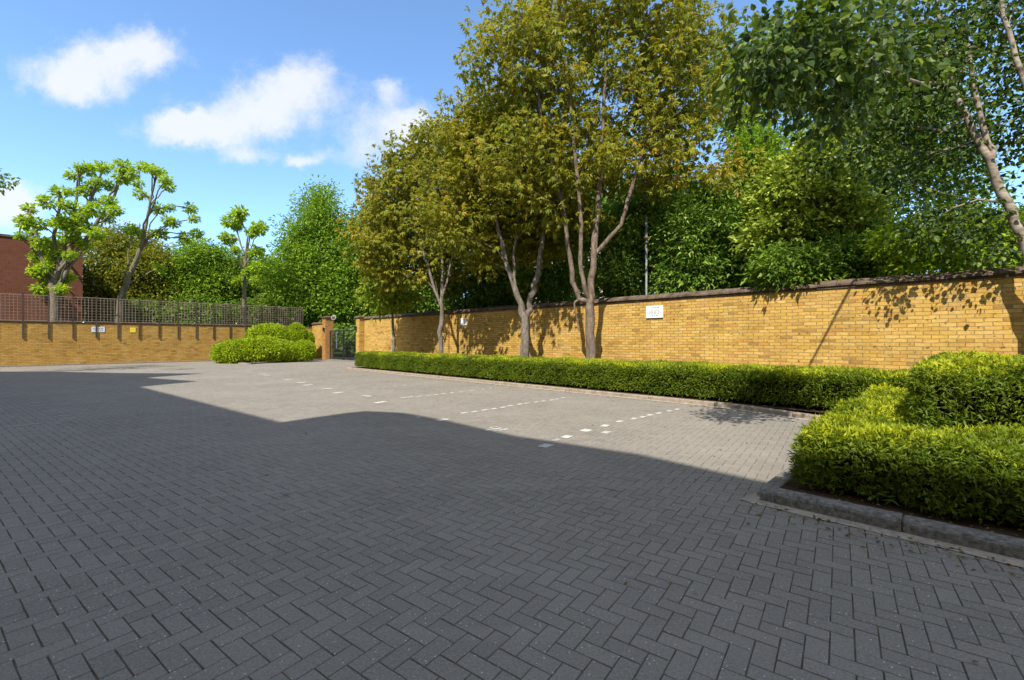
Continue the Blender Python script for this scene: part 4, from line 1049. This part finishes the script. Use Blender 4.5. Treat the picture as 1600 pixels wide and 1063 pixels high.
# weeds on the coping
def weed(label, u, seed):
    rng = np.random.default_rng(seed); b = along(u, WA+0.12); p = AB(WA+0.13, b, 3.13)
    mb = MB(); N = 26
    d = rng.normal(0,.5,(N,3)) + np.array([0,0,1.0]); leaves4(mb, np.zeros((N,3)) + rng.normal(0,.03,(N,3)), d, rng.normal(0,1,(N,3)), rng.uniform(.08,.26,N), .03)
    o = mb.build('weed', M['l_small']); o.location = Vector(p); tag(o, label, 'plant', 'weeds on the wall coping')
weed('tiny weed tuft on the coping just right of the grey pole', 1027, 1)
weed('weed tuft on coping above right edge of larger notice', 1084, 2)
weed('grassy weed on the coping halfway along the right wall', 1200, 3)
weed('weed tuft on coping nearest the taller hedge block', 1315, 4)

# ================================================================ BUILDINGS
# red block behind the trellis
t = thing('brick_building', 'dark red brick building with flat roof behind the left pollard', 'building'); place(t, wall_matrix_a(-22, 44.5))
mb = MB(); mb.box(0, 23.1, 0, 12, -0.1, 8.35); mb.build('wall', M['red_brick'], t)
mb = MB(); mb.box(-.06, 23.16, -0.06, 12.06, 8.353, 8.5); mb.build('parapet', M['coping'], t)
# pale house far behind the row trees
t = thing('pale_house', 'pale pink rendered house glimpsed between branches of nearest olive tree', 'building', P(930, 500, 52)*np.array([1,1,0]), math.radians(20))
mb = MB(); mb.box(-8, 8, 0, 9, -0.1, 15.5); mb.build('wall', M['pale_render'], t)
mb = MB(); v = [(-8.3,-.3,15.51),(8.3,-.3,15.51),(8.3,9.3,15.51),(-8.3,9.3,15.51),(-6,4,18.6),(6,4,18.6),(6,5,18.6),(-6,5,18.6)]
mb.add(v, [(0,1,5,4),(1,2,6,5),(2,3,7,6),(3,0,4,7),(4,5,6,7),(0,3,2,1)]); mb.build('roof', M['slate'], t)
for fz in (5.2, 9.0, 12.4):
    for k in range(5):
        x = -6.2 + k*3.1
        mb = MB(); mb.box(x-.55, x+.55, -.06, -.002, fz-.85, fz+.85); w = mb.build('window', M['white_paint'], t)
        mb = MB(); mb.box(x-.45, x+.45, -.075, -.062, fz-.75, fz+.75); mb.build('pane', M['glass'], w)
# the block behind the viewer whose roofline throws the shade over the yard
SUN_EL = math.radians(48); sh = np.array([0.33, 0.944]); sh = sh/np.linalg.norm(sh)
HB = 12.0; dsh = sh*HB/math.tan(SUN_EL)
outline = [(16,-8.3),(9,-1.2),(2.75,4.95),(1.76,6.1),(0,7.35),(-1.26,8.7),(-2.3,9.6),(-3.2,9.85),(-3.61,9.5),(-4.34,8.5),(-12.3,14.95),(-11.75,16.9),(-14.9,18.5),(-15.6,19.6),(-14.2,20.9),(-18.5,21.2),(-23,22.3),(-34,21.5),(-44,8),(-14,-12),(4,-14)]
foot = [np.array(q) - dsh for q in outline]
t = thing('apartment_building', 'brick apartment block out of frame whose roofline shades the paving', 'building', (float(foot[0][0]), float(foot[0][1]), 0))
o0 = foot[0]; ring = [q - o0 for q in foot]; n = len(ring)
mb = MB()
vs = [(q[0], q[1], -0.1) for q in ring] + [(q[0], q[1], HB) for q in ring]
mb.add(vs, [(i, i+n, (i+1) % n + n, (i+1) % n) for i in range(n)]); mb.build('wall', M['yellow_brick'], t)
from mathutils.geometry import tessellate_polygon
tv = [Vector((float(q[0]), float(q[1]), 0.0)) for q in ring]
me = bpy.data.meshes.new('roof')
me.from_pydata([(v.x, v.y, HB-0.004) for v in tv], [], [tuple(f) for f in tessellate_polygon([tv])]); me.update(); me.materials.append(M['slate'])
ro = bpy.data.objects.new('roof', me); C.objects.link(ro); ro.parent = t
for k in range(1, 4):
    A_, B_ = ring[1] if k == 1 else ring[k], ring[k+1]
ax = ring[0]; bx_ = ring[2]; dv = unit(bx_-ax); nv = np.array([dv[1], -dv[0]]); Lw = np.linalg.norm(bx_-ax)
if np.dot(nv, np.array([1,1])) < 0: nv = -nv
for fz in (1.6, 4.6, 7.6, 10.2):
    for k in range(5):
        c = ax + dv*(1.6 + k*(Lw-3)/4) + nv*0.0
        def q3(s, z, o): r = c + dv*s + nv*o; return (r[0], r[1], z)
        mb = MB(); mb.add([q3(-.6,fz-.9,.05), q3(.6,fz-.9,.05), q3(.6,fz+.9,.05), q3(-.6,fz+.9,.05)], [(0,1,2,3)])
        mb.add([q3(-.6,fz-.9,.0), q3(.6,fz-.9,.0), q3(.6,fz-.9,.05), q3(-.6,fz-.9,.05)], [(0,1,2,3)])
        w = mb.build('window', M['white_paint'], t)
        mb = MB(); mb.add([q3(-.5,fz-.8,.06), q3(.5,fz-.8,.06), q3(.5,fz+.8,.06), q3(-.5,fz+.8,.06)], [(0,1,2,3)]); mb.build('pane', M['glass'], w)

# ================================================================ LIGHT, SKY, CAMERA
sc = bpy.context.scene
to_sun = Vector((-sh[0]*math.cos(SUN_EL), -sh[1]*math.cos(SUN_EL), math.sin(SUN_EL)))
L = bpy.data.lights.new('sun', 'SUN'); L.energy = 2.9; L.angle = math.radians(0.53); L.color = (1.0, 0.94, 0.84)
so = bpy.data.objects.new('sun', L); C.objects.link(so); so.rotation_euler = to_sun.to_track_quat('Z', 'Y').to_euler()

w = bpy.data.worlds.new('World'); sc.world = w; w.use_nodes = True
nt = w.node_tree; nt.nodes.clear()
sky = nd(nt, 'ShaderNodeTexSky', sky_type='NISHITA'); sky.sun_disc = False
sky.sun_elevation = SUN_EL; sky.sun_rotation = math.atan2(to_sun.x, to_sun.y)
sky.air_density = 0.82; sky.dust_density = 0.1; sky.ozone_density = 6.0; sky.altitude = 0
tc = nd(nt, 'ShaderNodeTexCoord'); sep = nd(nt, 'ShaderNodeSeparateXYZ'); nt.links.new(tc.outputs['Generated'], sep.inputs[0])
# clouds: soft noisy patches at their bearings and heights (azimuth/elevation, as tangents towards +Y)
yy = math_(nt, 'MAXIMUM', sep.outputs[1], 0.02)
px = math_(nt, 'DIVIDE', sep.outputs[0], yy); pz = math_(nt, 'DIVIDE', sep.outputs[2], yy)
cb = nd(nt, 'ShaderNodeCombineXYZ'); nt.links.new(px, cb.inputs[0]); nt.links.new(pz, cb.inputs[1])
nf, ncol = noise(nt, cb.outputs[0], 9.0, 9, 0.62)
ma = nd(nt, 'ShaderNodeVectorMath', operation='MULTIPLY_ADD'); nt.links.new(ncol, ma.inputs[0]); ma.inputs[1].default_value = (0.15,0.11,0); nt.links.new(cb.outputs[0], ma.inputs[2])
sb = nd(nt, 'ShaderNodeVectorMath', operation='SUBTRACT'); nt.links.new(ma.outputs[0], sb.inputs[0]); sb.inputs[1].default_value = (0.075,0.055,0)
s2 = nd(nt, 'ShaderNodeSeparateXYZ'); nt.links.new(sb.outputs[0], s2.inputs[0])
blobs = [(95,110,85,45,1.0),(190,82,80,40,1.0),(125,140,55,30,.9),(235,80,40,40,.7),(430,150,90,50,1.0),(480,120,55,40,.8),(400,185,60,30,.9),(265,200,66,27,1.3),(325,208,50,22,.9),(300,185,40,16,.6),
         (595,205,80,52,.9),(650,192,48,34,.85),(570,250,60,30,.4),(385,239,45,15,1.0),(478,243,28,12,1.1),(610,140,26,17,.7),(25,305,42,34,1.0),(0,325,60,35,1.0),(200,345,60,14,.45),(320,350,50,30,.35),(160,330,90,25,.3)]
tot = None
for u, v, ru, rv, st in blobs:
    dx = math_(nt, 'MULTIPLY', math_(nt, 'SUBTRACT', s2.outputs[0], (u-800)/F), F/ru)
    dz = math_(nt, 'MULTIPLY', math_(nt, 'SUBTRACT', s2.outputs[1], (HZ-v)/F), F/rv)
    r2 = math_(nt, 'ADD', math_(nt, 'MULTIPLY', dx, dx), math_(nt, 'MULTIPLY', dz, dz))
    e = math_(nt, 'MULTIPLY', math_(nt, 'POWER', 2.71828, math_(nt, 'MULTIPLY', r2, -0.9)), st)
    tot = e if tot is None else math_(nt, 'ADD', tot, e)
nf2, _ = noise(nt, cb.outputs[0], 19.0, 10, 0.68)
dens = math_(nt, 'ADD', tot, math_(nt, 'MULTIPLY', math_(nt, 'SUBTRACT', nf2, 0.5), 1.3))
mr = nd(nt, 'ShaderNodeMapRange', interpolation_type='SMOOTHSTEP'); nt.links.new(dens, mr.inputs[0])
mr.inputs[1].default_value = 0.28; mr.inputs[2].default_value = 1.5; mr.inputs[3].default_value = 0; mr.inputs[4].default_value = 0.9
mask = math_(nt, 'MULTIPLY', mr.outputs[0], math_(nt, 'GREATER_THAN', sep.outputs[1], 0.05))
# unseen cloud banks overhead and behind, added as neutral fill light
nb, _ = noise(nt, tc.outputs['Generated'], 2.2, 8, 0.6)
reg = math_(nt, 'ADD', math_(nt, 'MULTIPLY', sep.outputs[1], -1.0), math_(nt, 'MULTIPLY', sep.outputs[2], 0.75))
mrg = nd(nt, 'ShaderNodeMapRange', interpolation_type='SMOOTHSTEP'); nt.links.new(reg, mrg.inputs[0])
mrg.inputs[1].default_value = 0.0; mrg.inputs[2].default_value = 0.5
mb2 = nd(nt, 'ShaderNodeMapRange', interpolation_type='SMOOTHSTEP'); nt.links.new(nb, mb2.inputs[0])
mb2.inputs[1].default_value = 0.36; mb2.inputs[2].default_value = 0.56; mb2.inputs[4].default_value = 0.92
mask = math_(nt, 'MAXIMUM', mask, math_(nt, 'MULTIPLY', mrg.outputs[0], mb2.outputs[0]))
hs = nd(nt, 'ShaderNodeHueSaturation'); hs.inputs['Saturation'].default_value = 0.98; hs.inputs['Hue'].default_value = 0.494; hs.inputs['Value'].default_value = 1.17
nt.links.new(sky.outputs[0], hs.inputs['Color'])
CL = 3.4
cc = mixc(nt, mask, hs.outputs[0], (CL*0.95, CL*0.98, CL*1.03))
bgn = nd(nt, 'ShaderNodeBackground'); bgn.inputs['Strength'].default_value = 0.12
wo = nd(nt, 'ShaderNodeOutputWorld'); nt.links.new(cc, bgn.inputs[0]); nt.links.new(bgn.outputs[0], wo.inputs[0])

cam = bpy.data.cameras.new('camera'); co = bpy.data.objects.new('camera', cam); C.objects.link(co)
cam.sensor_width = 36; cam.lens = 36*F/1600; cam.clip_end = 1000; cam.clip_start = 0.05
co.location = (0, 0, CAM); co.rotation_euler = (math.radians(90), 0, 0); sc.camera = co
vs_ = sc.view_settings; sc.display_settings.display_device = 'sRGB'
vs_.view_transform = 'Standard'; vs_.look = 'None'; vs_.exposure = 1.3; vs_.gamma = 1.0; vs_.use_curve_mapping = False
sc.cycles.max_bounces = 6; sc.cycles.diffuse_bounces = 3; sc.cycles.glossy_bounces = 2; sc.cycles.transmission_bounces = 4
